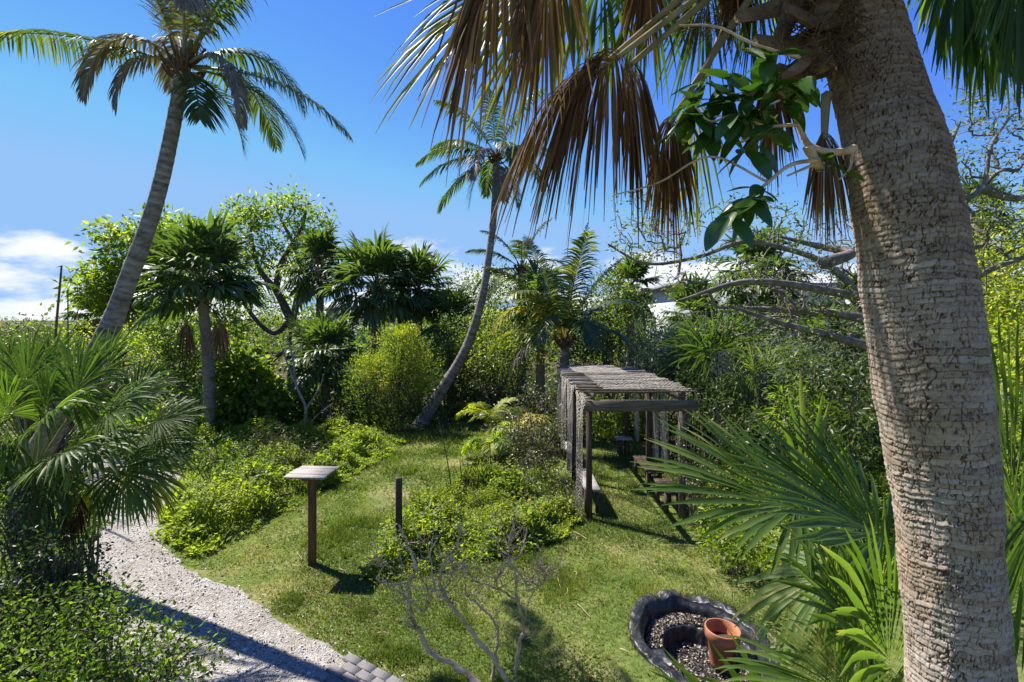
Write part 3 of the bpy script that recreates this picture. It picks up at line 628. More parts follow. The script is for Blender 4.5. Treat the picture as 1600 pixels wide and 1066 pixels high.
    def frond(name, hx, hy, D, axis, normal, mat, pet='petiole', root=None, pr=.011, **kw):
        h = P(hx, hy, D); m_ = MB(); fan(m_, h, A(*axis), A(*normal), **kw); o = m_.build(name, M[mat], th)
        p_ = MB(); r0 = C0 + A(rand(-.1, .1), rand(-.12, .12), rand(-.1, .1)) if root is None else P(*root)
        tube(p_, petiole_path(r0, h + nrm(A(*axis)) * .03, up=.05, n=10), np.linspace(pr * 2.0, pr, 10), 6); p_.build('petiole', M[pet], o, smooth=True)
        return o
    # yellowing and dead fans hanging over the upper edge
    dk = dict(m=10, split=.5, wid=1.5)
    frond('frond', 850, -60, 1.95, (-.75, .1, -.45), (.1, -.75, .6), 'fan_yellow', n=34, L=.66, spread=125, droop=.35, tip=.4, hang=.12, tint=(.0, .85), split=.5, wid=1.1)
    frond('frond', 900, -60, 2.15, (-.6, .1, -.7), (.1, -.85, .4), 'fan_yellow', n=34, L=.66, spread=110, droop=.4, tip=.4, hang=.3, tint=(.0, .8), split=.5, wid=1.1)
    frond('dead_frond', 805, -85, 1.66, (-.45, -.1, -.7), (.1, -.9, .3), 'dead', n=64, L=.52, spread=115, droop=.5, tip=.3, hang=2.2, tint=(.15, .95), ragged=.2, **dk)
    frond('dead_frond', 870, -85, 1.66, (-.25, -.1, -1), (.1, -1, .1), 'dead', n=56, L=.46, spread=110, droop=.5, tip=.3, hang=2.0, tint=(.2, .9), ragged=.22, **dk)
    frond('dead_frond', 975, 84, 1.80, (-.62, -.15, -.42), (.25, -.9, .4), 'dead', n=110, L=.54, spread=150, droop=.7, tip=.4, hang=2.6, tint=(.05, .9), ragged=.16, costa=.16, **dk)
    frond('dead_frond', 962, 90, 1.86, (-.85, .0, -.35), (.2, -.8, .6), 'dead', n=64, L=.54, spread=80, droop=.8, tip=.4, hang=1.7, tint=(.1, 1), ragged=.14, costa=.2, **dk)
    frond('dead_frond', 985, 88, 1.88, (.1, .0, -1), (.2, -1, .1), 'dead', n=46, L=.48, spread=80, droop=.8, tip=.4, hang=1.9, tint=(.0, .7), ragged=.16, costa=.1, **dk)
    frond('dead_frond', 1046, 182, 1.98, (-.03, -.05, -1), (.1, -1, .1), 'dead', n=70, L=.46, spread=120, droop=.4, tip=.2, hang=2.6, tint=(.05, .8), costa=.05, **dk)
    frond('dead_frond', 1205, 110, 2.25, (-.05, 0, -1), (.1, -1, .1), 'dead', n=54, L=.46, spread=110, droop=.4, tip=.2, hang=2.6, tint=(.2, .9), costa=.05, **dk)
    frond('dead_frond', 1288, 205, 1.86, (-.04, -.05, -1), (.2, -1, .1), 'dead', root=(1292, 150, 1.9), n=64, L=.38, spread=110, droop=.3, tip=.2, hang=2.2, tint=(.3, 1), costa=.03, **dk)
    frond('frond', 955, -95, 2.30, (-.25, .1, -.9), (.1, -.9, .3), 'fan_green', n=40, L=.58, spread=150, droop=.5, tip=.6, hang=.8, tint=(.0, .7))
    frond('frond', 1030, -60, 2.45, (-.35, .2, -.8), (.1, -.9, .4), 'fan_green', n=36, L=.52, spread=150, droop=.5, tip=.6, hang=.8, tint=(.0, .8))
    frond('frond', 1085, 150, 2.55, (-.05, .1, -1), (.1, -.9, .4), 'fan_yellow', n=32, L=.52, spread=105, droop=.4, tip=.4, hang=.9, tint=(.0, .8), root=(1180, -40, 2.4))
    frond('dead_frond', 1010, -60, 2.0, (-.15, 0, -1), (.1, -1, .1), 'dead', n=50, L=.34, spread=120, droop=.4, tip=.2, hang=2.2, tint=(.1, .8), costa=.05, **dk)
    frond('dead_frond', 1150, -60, 2.2, (-.1, 0, -1), (.1, -1, .1), 'dead', n=46, L=.36, spread=120, droop=.4, tip=.2, hang=2.2, tint=(.0, .7), costa=.05, **dk)
    frond('frond', 1190, -70, 2.5, (-.15, .1, -1), (.1, -.9, .3), 'fan_green', n=40, L=.5, spread=140, droop=.4, tip=.4, hang=1.0, tint=(-.2, .5))
    frond('frond', 1120, -50, 2.7, (-.3, .1, -.8), (.1, -.9, .3), 'fan_green', n=40, L=.55, spread=150, droop=.4, tip=.4, hang=.8, tint=(-.2, .5))
    # green fans drooping past the other side of the trunk
    for hx, hy, D_, L0, n0 in ((1500, -75, 2.05, .50, 44), (1588, -70, 1.80, .48, 46), (1470, -60, 2.45, .40, 38), (1545, -50, 2.2, .50, 44), (1640, -40, 1.9, .52, 44), (1530, -20, 2.5, .46, 40)):
        frond('frond', hx, hy, D_, (.06, -.1, -1), (0, -.9, .3), 'fan_green', pet='petiole_green', n=n0, L=L0, spread=150, droop=.4, tip=.4, hang=1.1, tint=(-.2, .45), costa=.12, split=.55, wid=1.2)
    # the live crown above the picture shades what is below it
    for i in range(26):
        a = i * 2.399 + .4; e = .12 + 1.05 * (i % 5) / 4; d = A(math.cos(a) * math.cos(e), math.sin(a) * math.cos(e), math.sin(e)); h = C0 + A(0, 0, .25) + d * .95
        m_ = MB(); fan(m_, h, nrm(d - Z * .3), nrm(np.cross(np.cross(d, Z), d)), n=36, L=.85, spread=200, droop=.5, tip=.8, m=6); o = m_.build('frond', M['fan_green'], th)
        p_ = MB(); tube(p_, petiole_path(C0 + A(0, 0, .1), h, up=.05), np.linspace(.025, .013, 8), 6); p_.build('petiole', M['petiole_green'], o, smooth=True)
    # old split leaf bases
    def boot(p, q, w, th0=.018, mat='boot', n=9):
        m_ = MB(); pts = smooth_path([p, (p + q) / 2 + A(0, 0, -.03), q], n); tg = nrm(np.gradient(pts, axis=0)); sdv = nrm(np.cross(tg, A(.2, -1, .2))); up = np.cross(sdv, tg)
        ww = np.linspace(1, .38, n)[:, None] * w; a_ = np.linspace(0, 2 * math.pi, 13)[:-1]
        vv = pts[:, None] + np.cos(a_)[None, :, None] * (sdv * ww)[:, None] + np.sin(a_)[None, :, None] * (up * np.linspace(th0 * 1.3, th0 * .5, n)[:, None])[:, None] + (np.cos(a_) ** 2)[None, :, None] * (up * ww * .35)[:, None]
        ii = np.arange(n - 1)[:, None] * 12; jj = np.arange(12)[None]; kk = (jj + 1) % 12
        m_.add(vv.reshape(-1, 3), np.stack([ii + jj, ii + kk, ii + 12 + kk, ii + 12 + jj], -1).reshape(-1, 4)); m_.add(np.vstack([vv[-1], vv[-1].mean(0)]), [[t, (t + 1) % 12, 12] for t in range(12)])
        m_.build('leaf_base', M[mat], th, smooth=True)
    for (a1, b1, d1, a2, b2, d2, w, mt) in ((1290, -30, 1.95, 1150, 30, 1.85, .055, 'boot'), (1285, 60, 1.92, 1180, 62, 1.80, .05, 'boot'), (1290, 85, 1.9, 1160, 150, 2.0, .06, 'boot'),
                                        (1270, 20, 2.1, 1205, -60, 2.0, .06, 'boot'), (1280, 110, 1.95, 1215, 105, 1.86, .04, 'fibre'), (1245, -20, 1.9, 1200, 90, 1.84, .045, 'fibre'), (1275, 60, 1.88, 1225, 120, 1.80, .035, 'boot'),
                                        (1300, 30, 1.9, 1230, 15, 1.74, .05, 'fibre'), (1310, -30, 1.88, 1262, 40, 1.78, .05, 'fibre')):
        boot(P(a1, b1, d1), P(a2, b2, d2), w, mat=mt)
    # brown fibre and root strands on the crown side of the trunk
    fb = MB()
    for i in range(260):
        p = P(rand(1225, 1320), rand(-40, 105), rand(1.78, 2.0)); q = p + A(rand(-.12, .10), rand(-.10, .03), rand(-.16, .06)); tube(fb, smooth_path([p, (p + q) / 2 + rng.normal(0, .02, 3), q], 5), rand(.001, .0032), 3, cap=False)
    tag(fb.build('fibre_strands', M['fibre'], th), kind='stuff')
    # wiry fruit stalks
    fs = MB()
    for i in range(240):
        p = P(rand(1062, 1130), rand(-20, 55), rand(2.0, 2.3)); q = p + rng.normal(0, .045, 3) - Z * .03; tube(fs, [p, q], .0012, 3, cap=False)
    tag(fs.build('fruit_stalk', M['fibre'], th), kind='stuff')
near_palm()

def strangler():
    th = thing('strangler_fig', 'dark glossy broad-leaved plant rooted on the tall ringed palm trunk', 'plant', P(1300, 240, 1.66))
    st = MB(); D = 1.62
    stems = [([(1335, 232, 1.60), (1312, 238, 1.59), (1285, 236, 1.60), (1262, 225, 1.6), (1246, 190, 1.6), (1232, 152, 1.62)], .013), ([(1262, 228, 1.6), (1280, 262, 1.62), (1281, 250, 1.63)], .016), ([(1246, 195, 1.6), (1200, 200, 1.58), (1160, 222, 1.58)], .006),
             ([(1332, 236, 1.6), (1328, 262, 1.59), (1312, 280, 1.58)], .005), ([(1278, 250, 1.6), (1235, 258, 1.56), (1200, 285, 1.54), (1168, 312, 1.52)], .007), ([(1270, 258, 1.6), (1230, 275, 1.6)], .005), ([(1236, 160, 1.62), (1205, 130, 1.6), (1196, 100, 1.58)], .006), ([(1200, 200, 1.58), (1150, 180, 1.6), (1110, 190, 1.62), (1085, 165, 1.63)], .005),
             ([(1236, 160, 1.6), (1262, 142, 1.6)], .005), ([(1200, 285, 1.55), (1110, 245, 1.6), (1030, 285, 1.62), (960, 305, 1.64)], .004), ([(1250, 90, 1.7), (1180, 70, 1.7), (1120, 42, 1.75), (1062, 40, 1.8)], .006)]
    for pts, r in stems: tube(st, smooth_path([P(*p) for p in pts], 22), np.linspace(r, r * .6, 22), 7, jitter=.05)
    st.build('stem', M['bark_dry'], th, smooth=True)
    mb = MB(); n = 9; s = np.linspace(0, 1, n); w = .27 * np.sin(np.clip(s * .93 + .05, 0, 1) * math.pi) ** .75 * (1 - .25 * s)
    mid = np.stack([s, 0 * s, -.16 * s ** 2], 1); v = np.stack([mid + np.stack([0 * s, w, .22 * w], 1), mid, mid - np.stack([0 * s, w, -.22 * w], 1)], 1)
    i = np.arange(n - 1)[:, None] * 3; mb.add(v.reshape(-1, 3), np.concatenate([i + [0, 1, 4, 3], i + [1, 2, 5, 4]]), .5); lm = mb.mesh('leaf', M['waxy'], smooth=True)
    whorls = [(1198, 92, 1.58, 7, .10), (1207, 132, 1.58, 6, .10), (1232, 135, 1.62, 5, .10), (1130, 150, 1.63, 7, .11), (1095, 165, 1.64, 7, .11), (1150, 190, 1.6, 7, .11), (1112, 205, 1.66, 6, .11), (1200, 200, 1.58, 6, .11), (1170, 235, 1.58, 6, .10), (1215, 165, 1.6, 4, .10),
              (1255, 130, 1.6, 5, .09), (1075, 195, 1.66, 6, .11), (1140, 120, 1.66, 6, .11), (1172, 160, 1.62, 6, .11), (1105, 130, 1.68, 5, .11), (1190, 175, 1.64, 5, .11), (1168, 312, 1.52, 7, .10), (1148, 335, 1.51, 6, .11), (1185, 296, 1.53, 5, .075), (1290, 255, 1.6, 3, .08), (1312, 275, 1.58, 2, .08)]
    o0 = WLOC[th.name]
    for px, py, d, k, L in whorls:
        c = P(px, py, d); a0 = rand(0, 6.28)
        for j in range(k):
            a = a0 + j * 6.28 / k + rand(-.3, .3); dr = nrm(A(math.cos(a) * .8 - .1, math.sin(a) * .55, rand(-.95, .25)))
            R = frame(dr, nrm(A(rand(-.4, .4), rand(-.7, .1), 1))); from_ = __import__('mathutils').Matrix(R.tolist()).to_euler()
            inst('leaf', lm, th, c - o0 + rng.normal(0, .012, 3), from_, L * rand(.8, 1.2))
strangler()

# ------------------------------------------------------------------ fan palms near the viewer
def fan_palm(label, base, leaves_, group=None, mat='fan_green', stem=.10, top=None, dead=()):
    base = onground(base); th = thing('fan_palm', label, 'palm', base, group); heart = base + Z * (top or .5)
    mb = MB(); pts = smooth_path([base - Z * .05, base + Z * (top or .5) * .5, heart], 12); tube(mb, pts, np.linspace(stem * 1.2, stem, 12), 9, jitter=.08); mb.build('trunk', M['sabal_bark'], th, smooth=True)
    for (px, py, D, axis, normal, kw) in leaves_:
        h = P(px, py, D); m_ = MB(); kw = dict(kw); mt = kw.pop('mat', mat); fan(m_, h, A(*axis), A(*normal), **kw); o = m_.build('dead_frond' if mt == 'dead' else 'frond', M[mt], th)
        p_ = MB(); hr = heart + A(rand(-.06, .06), rand(-.06, .06), rand(-.2, .0)); tube(p_, petiole_path(hr, h + nrm(A(*axis)) * .03, up=.08, n=10), np.linspace(.017, .009, 10), 6); p_.build('petiole', M['petiole_green'], o, smooth=True)
    return th
b = dict(n=34, m=10, vee=True, split=.64, wid=1.15, rnd=.016)
fan_palm('green fan palm with long stiff leaves beside the plant pot pit', A(2.05, 2.95), [
    (1252, 795, 2.95, (-.92, -.10, .28), (.25, -.45, .85), dict(b, n=38, L=.92, spread=125, droop=.12, tip=.12, costa=.1, tint=(.2, .8), ragged=.05)),
    (1262, 790, 2.90, (.1, .2, .95), (.1, -.9, .3), dict(b, n=6, L=.62, spread=50, droop=.05, tip=.2, tint=(.5, .9), wid=.55)),
    (1378, 838, 2.62, (-.82, .05, .55), (.35, -.6, .7), dict(b, n=30, L=.86, spread=110, droop=.10, tip=.12, costa=.1, tint=(.2, .7), ragged=.05)),
    (1310, 815, 2.60, (.03, -.1, -1), (.2, -1, 0), dict(b, n=30, L=.66, spread=95, droop=.4, tip=.3, hang=.7, tint=(.3, .9), wid=.9)),
    (1362, 1010, 2.45, (-.62, -.1, .75), (.35, -.6, .7), dict(b, L=.62, spread=140, droop=.2, tip=.25, costa=.1, tint=(.15, .75), ragged=.08)),
    (1400, 1065, 2.25, (-.35, -.15, .9), (.3, -.8, .4), dict(b, L=.66, spread=150, droop=.2, tip=.3, tint=(.2, .8))),
    (1345, 1085, 2.35, (-.9, -.1, .25), (.1, -.5, .85), dict(b, n=36, L=.50, spread=130, droop=.35, tip=.4, tint=(.3, .95))),
    (1390, 930, 2.9, (-.3, .3, .8), (.2, -.8, .5), dict(b, L=.7, spread=160, droop=.3, tip=.5, tint=(.1, .7))),
    (1330, 900, 3.2, (-.6, .3, -.2), (.1, -.6, .8), dict(b, L=.6, spread=170, droop=.4, tip=.6, hang=.2, tint=(.2, .9))),
    (1592, 820, 2.15, (-.12, .1, 1), (.2, -1, .2), dict(b, L=.80, spread=90, droop=.05, tip=.1, tint=(.0, .5), wid=1.1)),
    (1640, 760, 2.0, (-.35, .0, -.9), (.2, -1, .2), dict(b, L=.70, spread=110, droop=.2, tip=.2, hang=.2, tint=(.0, .5), wid=1.1)),
    (1600, 960, 2.3, (-.2, .0, .6), (.2, -1, .2), dict(b, L=.5, spread=170, droop=.3, tip=.3, tint=(.1, .7))),
], stem=.12, top=1.1)
L_ = dict(n=44, m=9, split=.62, wid=1.12, rnd=.018, fold=.12, ragged=.07)
fan_palm('clump of wide green fan leaves overhanging the shell path', A(-5.75, 6.1), [
    (34, 610, 6.2, (.35, .1, .95), (.1, -.9, .4), dict(L_, L=0.65, spread=190, droop=.22, tip=.35, tint=(-0.05, 0.50))),
    (112, 625, 6.0, (.45, .0, .9), (.0, -.9, .45), dict(L_, L=0.72, spread=235, droop=.22, tip=.4, tint=(0.05, 0.65), n=52)),
    (158, 590, 6.7, (.3, .1, .95), (.0, -.9, .4), dict(L_, L=0.55, spread=160, droop=.2, tip=.3, tint=(-0.05, 0.60))),
    (198, 636, 5.9, (.85, -.05, .5), (-.3, -.7, .6), dict(L_, L=0.55, spread=120, droop=.25, tip=.3, tint=(-0.10, 0.40))),
    (212, 690, 5.85, (.95, -.1, -.05), (.1, -.7, .7), dict(L_, L=0.69, spread=150, droop=.28, tip=.45, tint=(-0.05, 0.50), n=46)),
    (228, 722, 5.7, (.45, -.3, -.8), (.2, -.9, .4), dict(L_, L=0.53, spread=170, droop=.15, tip=.2, tint=(0.15, 0.85), mat='fan_yellow')),
    (60, 668, 5.6, (.55, -.3, .45), (.0, -.5, .9), dict(L_, L=0.70, spread=190, droop=.6, tip=.9, tint=(0.15, 0.80))),
    (138, 692, 5.5, (.55, -.45, -.05), (.0, -.6, .8), dict(L_, L=0.65, spread=180, droop=.6, tip=.9, tint=(0.15, 0.80))),
    (150, 735, 5.5, (.3, -.4, -.75), (.1, -.9, .4), dict(L_, L=0.51, spread=170, droop=.4, tip=.5, tint=(0.05, 0.70), mat='fan_yellow')),
    (20, 690, 5.4, (-.2, -.5, .2), (.0, -.6, .8), dict(L_, L=0.70, spread=190, droop=.7, tip=.9, tint=(-0.05, 0.70))),
    (78, 745, 5.3, (.2, -.5, -.6), (.0, -.8, .5), dict(L_, L=0.58, spread=180, droop=.5, tip=.8, tint=(-0.10, 0.50))),
    (-40, 640, 6.0, (-.3, -.3, .8), (.0, -.9, .4), dict(L_, L=0.62, spread=190, droop=.3, tip=.5, tint=(-0.05, 0.50))),
    (-30, 720, 5.4, (.1, -.5, -.3), (.0, -.8, .5), dict(L_, L=0.66, spread=190, droop=.6, tip=.8, tint=(-0.10, 0.50))),
    (70, 648, 5.75, (.4, -.3, .7), (.0, -.8, .6), dict(L_, L=0.58, spread=200, droop=.3, tip=.5, tint=(-0.05, 0.60))),
    (20, 650, 5.7, (-.1, -.3, .8), (.0, -.8, .6), dict(L_, L=0.55, spread=200, droop=.3, tip=.5, tint=(-0.05, 0.60))),
    (75, 592, 6.5, (.1, .1, 1), (.1, -.9, .4), dict(L_, L=0.55, spread=200, droop=.2, tip=.35, tint=(-0.05, 0.60))),
    (10, 600, 6.6, (-.1, .1, 1), (.0, -.9, .4), dict(L_, L=0.55, spread=190, droop=.2, tip=.35, tint=(-0.05, 0.60))),
    (205, 625, 6.4, (.55, .1, .8), (-.1, -.8, .5), dict(L_, L=0.55, spread=170, droop=.25, tip=.4, tint=(-0.05, 0.60))),
    (160, 650, 5.8, (.7, -.3, .3), (.0, -.7, .7), dict(L_, L=0.65, spread=180, droop=.4, tip=.6, tint=(0.05, 0.70))),
    (185, 730, 5.5, (.6, -.3, -.5), (.0, -.8, .5), dict(L_, L=0.58, spread=190, droop=.4, tip=.6, tint=(-0.05, 0.60))),
    (100, 705, 5.4, (.35, -.5, .1), (.0, -.6, .8), dict(L_, L=0.65, spread=190, droop=.6, tip=.8, tint=(0.05, 0.80))),
    (-10, 650, 5.7, (.3, -.3, .6), (.0, -.7, .7), dict(L_, L=0.70, spread=190, droop=.5, tip=.7, tint=(-0.05, 0.70))),
    (240, 660, 6.0, (.9, .0, .25), (.0, -.7, .7), dict(L_, L=0.53, spread=150, droop=.3, tip=.5, tint=(-0.10, 0.50))),
    (120, 770, 5.3, (.05, -.3, -1), (.1, -1, .1), dict(L_, n=26, L=0.44, spread=110, droop=.4, tip=.4, hang=.7, mat='dead', tint=(-0.15, 0.50))),
    (50, 790, 5.3, (.1, -.2, -1), (.1, -1, .1), dict(L_, n=26, L=0.44, spread=110, droop=.4, tip=.4, hang=.7, mat='dead', tint=(-0.15, 0.50))),
], stem=.13, top=1.5)
fan_palm('dark green low fan palm behind the pergola corner', A(5.3, 13.0), [
    (1130 + 55 * math.cos(a) * .8, 570 - 35 * math.sin(a) * .9 + 10, 13 + .8 * math.sin(a * 2.3), (math.cos(a), -.35 + .3 * math.sin(3 * a), .75 * math.sin(a) + .15), (.0, -.7, .6), dict(n=34, m=6, L=1.15, spread=200, droop=.35, tip=.5, tint=(.05, .6), wid=1.2)) for a in np.linspace(-.6, 3.7, 15)
], mat='fan_far', top=1.3, stem=.16)
fan_palm('pale green low fan palm next to the dark one behind the pergola', A(6.1, 11.8), [
    (1205 + 42 * math.cos(a), 600 - 25 * math.sin(a) + 8, 11.8 + .6 * math.sin(a * 2.3), (math.cos(a), -.4, .7 * math.sin(a) + .15), (.0, -.7, .6), dict(n=32, m=6, L=.85, spread=190, droop=.45, tip=.8, tint=(.3, .9), wid=1.1)) for a in np.linspace(-.7, 3.8, 12)
], mat='fan_far', top=1.1, stem=.14)
def strap_plant():
    base = onground(A(1.32, 3.0)); th = thing('strap_leaf_plant', 'plant with broad pale green strap leaves in front of the plant pot', 'plant', base)
    for tx, ty, bx, D, w in ((1138, 982, 1185, 3.0, .032), (1108, 1000, 1158, 3.05, .026), (1034, 1010, 1092, 3.1, .022), (1050, 1035, 1100, 3.05, .022), (1010, 1045, 1070, 3.1, .018), (1165, 1018, 1176, 2.95, .026), (1230, 985, 1215, 2.9, .03), (1085, 1055, 1130, 2.9, .022)):
        t_ = P(tx, ty, D); p1 = P(bx, 1085, D - .02); pts = smooth_path([base + A(rand(-.05, .05), rand(-.05, .05), 0), (base + p1) / 2 + A(0, -.05, .12), p1, t_], 14); n = 14
        s = np.linspace(0, 1, n); ww = w * np.clip(np.minimum(.5 + s * 1.2, (1 - s) * 3.2), .02, 1); tg = nrm(np.gradient(pts, axis=0)); sd_ = nrm(np.cross(tg, A(.3, -1, .3))); up = np.cross(sd_, tg)
        v = np.stack([pts + sd_ * ww[:, None] + up * ww[:, None] * .4, pts, pts - sd_ * ww[:, None] + up * ww[:, None] * .4], 1); i = np.arange(n - 1)[:, None] * 3
        m_ = MB(); m_.add(v.reshape(-1, 3), np.concatenate([i + [0, 1, 4, 3], i + [1, 2, 5, 4]]), rand(.3, .8)); m_.build('leaf', M['strap'], th, smooth=True)
strap_plant()

# ------------------------------------------------------------------ coconut palms
def coco_trunk(th, pts, rads, n=150, step=.11):
    ax = smooth_path(pts, n); rr = smooth_path([[r, 0, 0] for r in rads], n)[:, 0]; L = np.concatenate([[0], np.cumsum(np.linalg.norm(np.diff(ax, axis=0), axis=1))])
    t = (L / step + .35 * (fbm(L * 2, L * 0) - .5)) % 1; mb = MB(); tube(mb, ax, rr * (1 + .055 * (1 - t)) * (1 + .05 * (fbm(L * 3, L * 0 + 5) - .5)), 18, np.clip(.35 + .5 * (1 - t) + rng.normal(0, .12, n), 0, 1), jitter=.012)
    return mb.build('trunk', M['coco_bark'], th, smooth=True)
def coconut(label, pts, rads, fronds, group, nuts=(), ll=.5, lw=.02, n=150, step=.11):
    base = A(pts[0][0], pts[0][1], float(gh(pts[0][0], pts[0][1]))); th = thing('coconut_palm', label, 'palm tree', base, group)
    coco_trunk(th, pts, rads, n, step); c = pts[-1]
    for (d, L, bend, mat, kw) in fronds:
        m_ = MB(); kw = dict(dict(ll=ll, lw=lw), **kw); pinnate(m_, c + nrm(A(*d)) * .12, A(*d), L, bend, **kw)
        m_.build('dead_frond' if 'dead' in mat else 'frond', M[mat], th)
    hb = MB()
    for i in range(26):
        a = i * 2.399; d = A(math.cos(a), math.sin(a), rand(.1, 1.2)); p = c + Z * rand(-.25, .05) + nrm(d * [1, 1, 0]) * rads[-1] * .6
        tube(hb, smooth_path([p, p + nrm(d) * .16, p + nrm(d + Z * .5) * .34], 6), np.linspace(.05, .015, 6) * rads[-1] / .12, 5, cap=False)
    tag(hb.build('leaf_base', M['fibre'], th), kind='stuff')
    for p in nuts:
        nm_ = MB(); pts_ = np.stack([np.zeros(7), np.zeros(7), np.linspace(-.13, .13, 7)], 1) + p; tube(nm_, pts_, .10 * np.sin(np.linspace(.12, math.pi - .12, 7)) ** .7, 10)
        nm_.build('coconut', M['nut'], th, smooth=True)
gd = 'dead_grey'
T1 = [A(-7.1, 7.6, -.1), P(40, 760, 7.5), P(105, 630, 7.4), P(165, 525, 7.3), P(205, 425, 7.25), P(242, 320, 7.2), P(266, 220, 7.2), P(287, 105, 7.2)]
coconut('leaning coconut palm with grey ringed trunk rising against the sky beside the path', T1, [.23, .17, .15, .13, .112, .10, .092, .088], [
    ((-.80, .05, .30), 3.0, .22, 'coco', dict(droop=1.4, wind=(.12, 0, 0), tipgold=.5, n=66)),
    ((-.55, -.15, .55), 1.75, 1.9, gd, dict(droop=1.2, n=60, ll=.42)),
    ((-.62, -.3, .25), 1.2, 2.0, gd, dict(droop=1.4, n=40, ll=.36)),
    ((-.30, -.2, 1.0), 2.7, .25, 'coco', dict(droop=.25, tipgold=.6, tint=(.3, .95), n=70)),
    ((-.45, .25, .95), 2.6, .3, 'coco', dict(droop=.35, tint=(.4, 1), n=64)),
    ((.02, .3, 1.0), 3.0, .2, 'coco', dict(droop=.3)),
    ((.2, -.2, .95), 2.8, .3, 'coco', dict(droop=.7, miss=.2)),
    ((.45, .1, .9), 3.0, .35, 'coco', dict(droop=.6)),
    ((.62, -.2, .9), 2.7, .3, 'coco', dict(droop=.9, miss=.15)),
    ((.90, -.05, -.05), 2.55, .42, 'coco', dict(droop=.9, wind=(-.08, 0, 0), tipgold=.5, n=66)),
    ((.75, .35, .0), 1.9, .8, 'coco', dict(droop=.9)), ((.5, .4, .6), 2.0, 1.2, 'coco', dict(droop=1.2, tint=(.1, .6))), ((-.25, .3, .8), 1.7, 1.6, gd, dict(droop=1.3, n=50)), ((.2, -.3, .9), 1.6, 1.6, gd, dict(droop=1.4, n=44)),
    ((.70, -.25, .32), 1.7, 2.0, gd, dict(droop=1.4, n=50, ll=.34)),
    ((.45, .3, -.25), 1.2, 1.0, 'coco', dict(droop=.6, tint=(.3, .9), n=40)),
    ((.35, -.3, -.3), 1.0, .8, 'coco', dict(droop=.7, n=36, tint=(.0, .5))),
    ((.1, .6, .35), 2.4, .9, 'coco', dict(droop=.9))],
    'coconut palms', ll=.5, lw=.0145, n=190, step=.10)
T2 = [G(652, 668) - Z * .1, P(690, 610, 16.9), P(728, 545, 16.9), P(752, 470, 16.8), P(764, 400, 16.8), P(772, 330, 16.8), P(776, 245, 16.8)]
rnd_f = []
for (dx, dy, dz, L, bd, mt) in ((-.9, 0, .35, 2.7, .55, 'coco'), (-.75, .3, .6, 2.5, .5, 'coco'), (-.85, -.2, .0, 2.7, .5, 'coco'), (-.8, .2, -.3, 2.6, .5, 'coco'), (-.5, -.2, -.35, 2.0, 1.2, 'coco'), (-.55, -.1, .9, 2.6, .5, 'coco'), (-.1, .2, 1, 2.6, .3, 'coco'),
                            (.4, -.1, .95, 2.6, .5, 'coco'), (.8, .1, .5, 2.4, .8, 'coco'), (.9, -.2, .1, 2.2, 1.0, 'coco'), (.45, .2, -.4, 1.7, 1.2, 'coco'), (.2, -.6, .3, 2.2, 1.2, 'coco'), (-.2, .8, .3, 2.2, 1.1, 'coco'), (-.35, -.7, .2, 2.1, 1.3, gd), (.1, -.3, -.5, 1.5, 1.0, gd), (.6, .6, .5, 2.3, .9, 'coco')):
    rnd_f.append(((dx, dy, dz), L, bd, mt, dict(droop=rand(.8, 1.1), n=60, tint=(.1, .75))))
coconut('slender curved coconut palm at the end of the lawn rising from a yellow-green shrub', T2, [.25, .18, .15, .128, .114, .106, .10], rnd_f, 'coconut palms', nuts=[P(800, 266, 16.6), P(795, 276, 16.5)], ll=.55, lw=.02, n=130, step=.14)
yc = P(882, 532, 15.6); yb = onground(yc)
yf = [((-.55, -.2, .9), 3.3, .45, 'coco', dict(tint=(.3, .9))), ((-.62, -.35, 1.0), 3.0, 1.15, 'coco_yellow', dict(droop=1.0, n=54)), ((-.25, .2, 1), 3.5, .3, 'coco', dict(tint=(.4, .95))), ((-.4, -.4, .9), 3.0, .8, 'coco', dict(tint=(.5, 1))), ((.1, -.3, 1), 3.4, .5, 'coco', dict(tint=(.4, .95))), ((.15, 0, 1), 3.5, .3, 'coco', dict(tint=(.4, .95))), ((.4, -.1, .9), 3.2, .45, 'coco', dict(tint=(.4, .9))), ((.6, .2, .75), 2.8, .6, 'coco', {}),
      ((.75, -.2, .5), 2.2, .9, 'coco', {}), ((-.9, .1, .5), 2.6, .9, 'coco', dict(tint=(.4, 1))), ((-.95, -.2, .25), 2.2, 1.1, gd, dict(droop=1.2)), ((.2, -.6, .7), 2.3, 1.2, 'coco', {}), ((-.3, -.6, .8), 2.6, 1.2, 'coco', dict(tint=(.3, .9))), ((.9, 0, .2), 1.8, 1.1, 'coco', {}), ((-.05, .6, .8), 2.8, .7, 'coco', {})]
coconut('young coconut palm with one yellow frond standing behind the pergola roof', [yb - Z * .1, (yb + yc) / 2, yc], [.2, .16, .13], yf, 'coconut palms', ll=.66, lw=.021, n=40)
rc_ = P(815, 420, 20.0); rb_ = onground(A(rc_[0], rc_[1]))
coconut('dark feathery palm top showing above the hedge behind the curved palm', [rb_ - Z * .1, (rb_ + rc_) / 2, rc_], [.2, .16, .13], [((-.85, 0, .62), 2.2, .4, 'coco', dict(tint=(0, .4))), ((-.5, .1, .9), 2.2, .5, 'coco', dict(tint=(0, .4))), ((.3, 0, .9), 2.2, .5, 'coco', dict(tint=(0, .5))), ((.7, 0, .4), 2.2, .8, 'coco', {}), ((-.9, 0, .1), 2.2, .8, 'coco', dict(tint=(0, .4))), ((0, -.5, .7), 2., .8, 'coco', {}), ((.9, -.2, .1), 2., .9, 'coco', {}), ((-.6, -.5, .0), 2., .9, 'coco', {})], 'coconut palms', ll=.55, lw=.02, n=40)

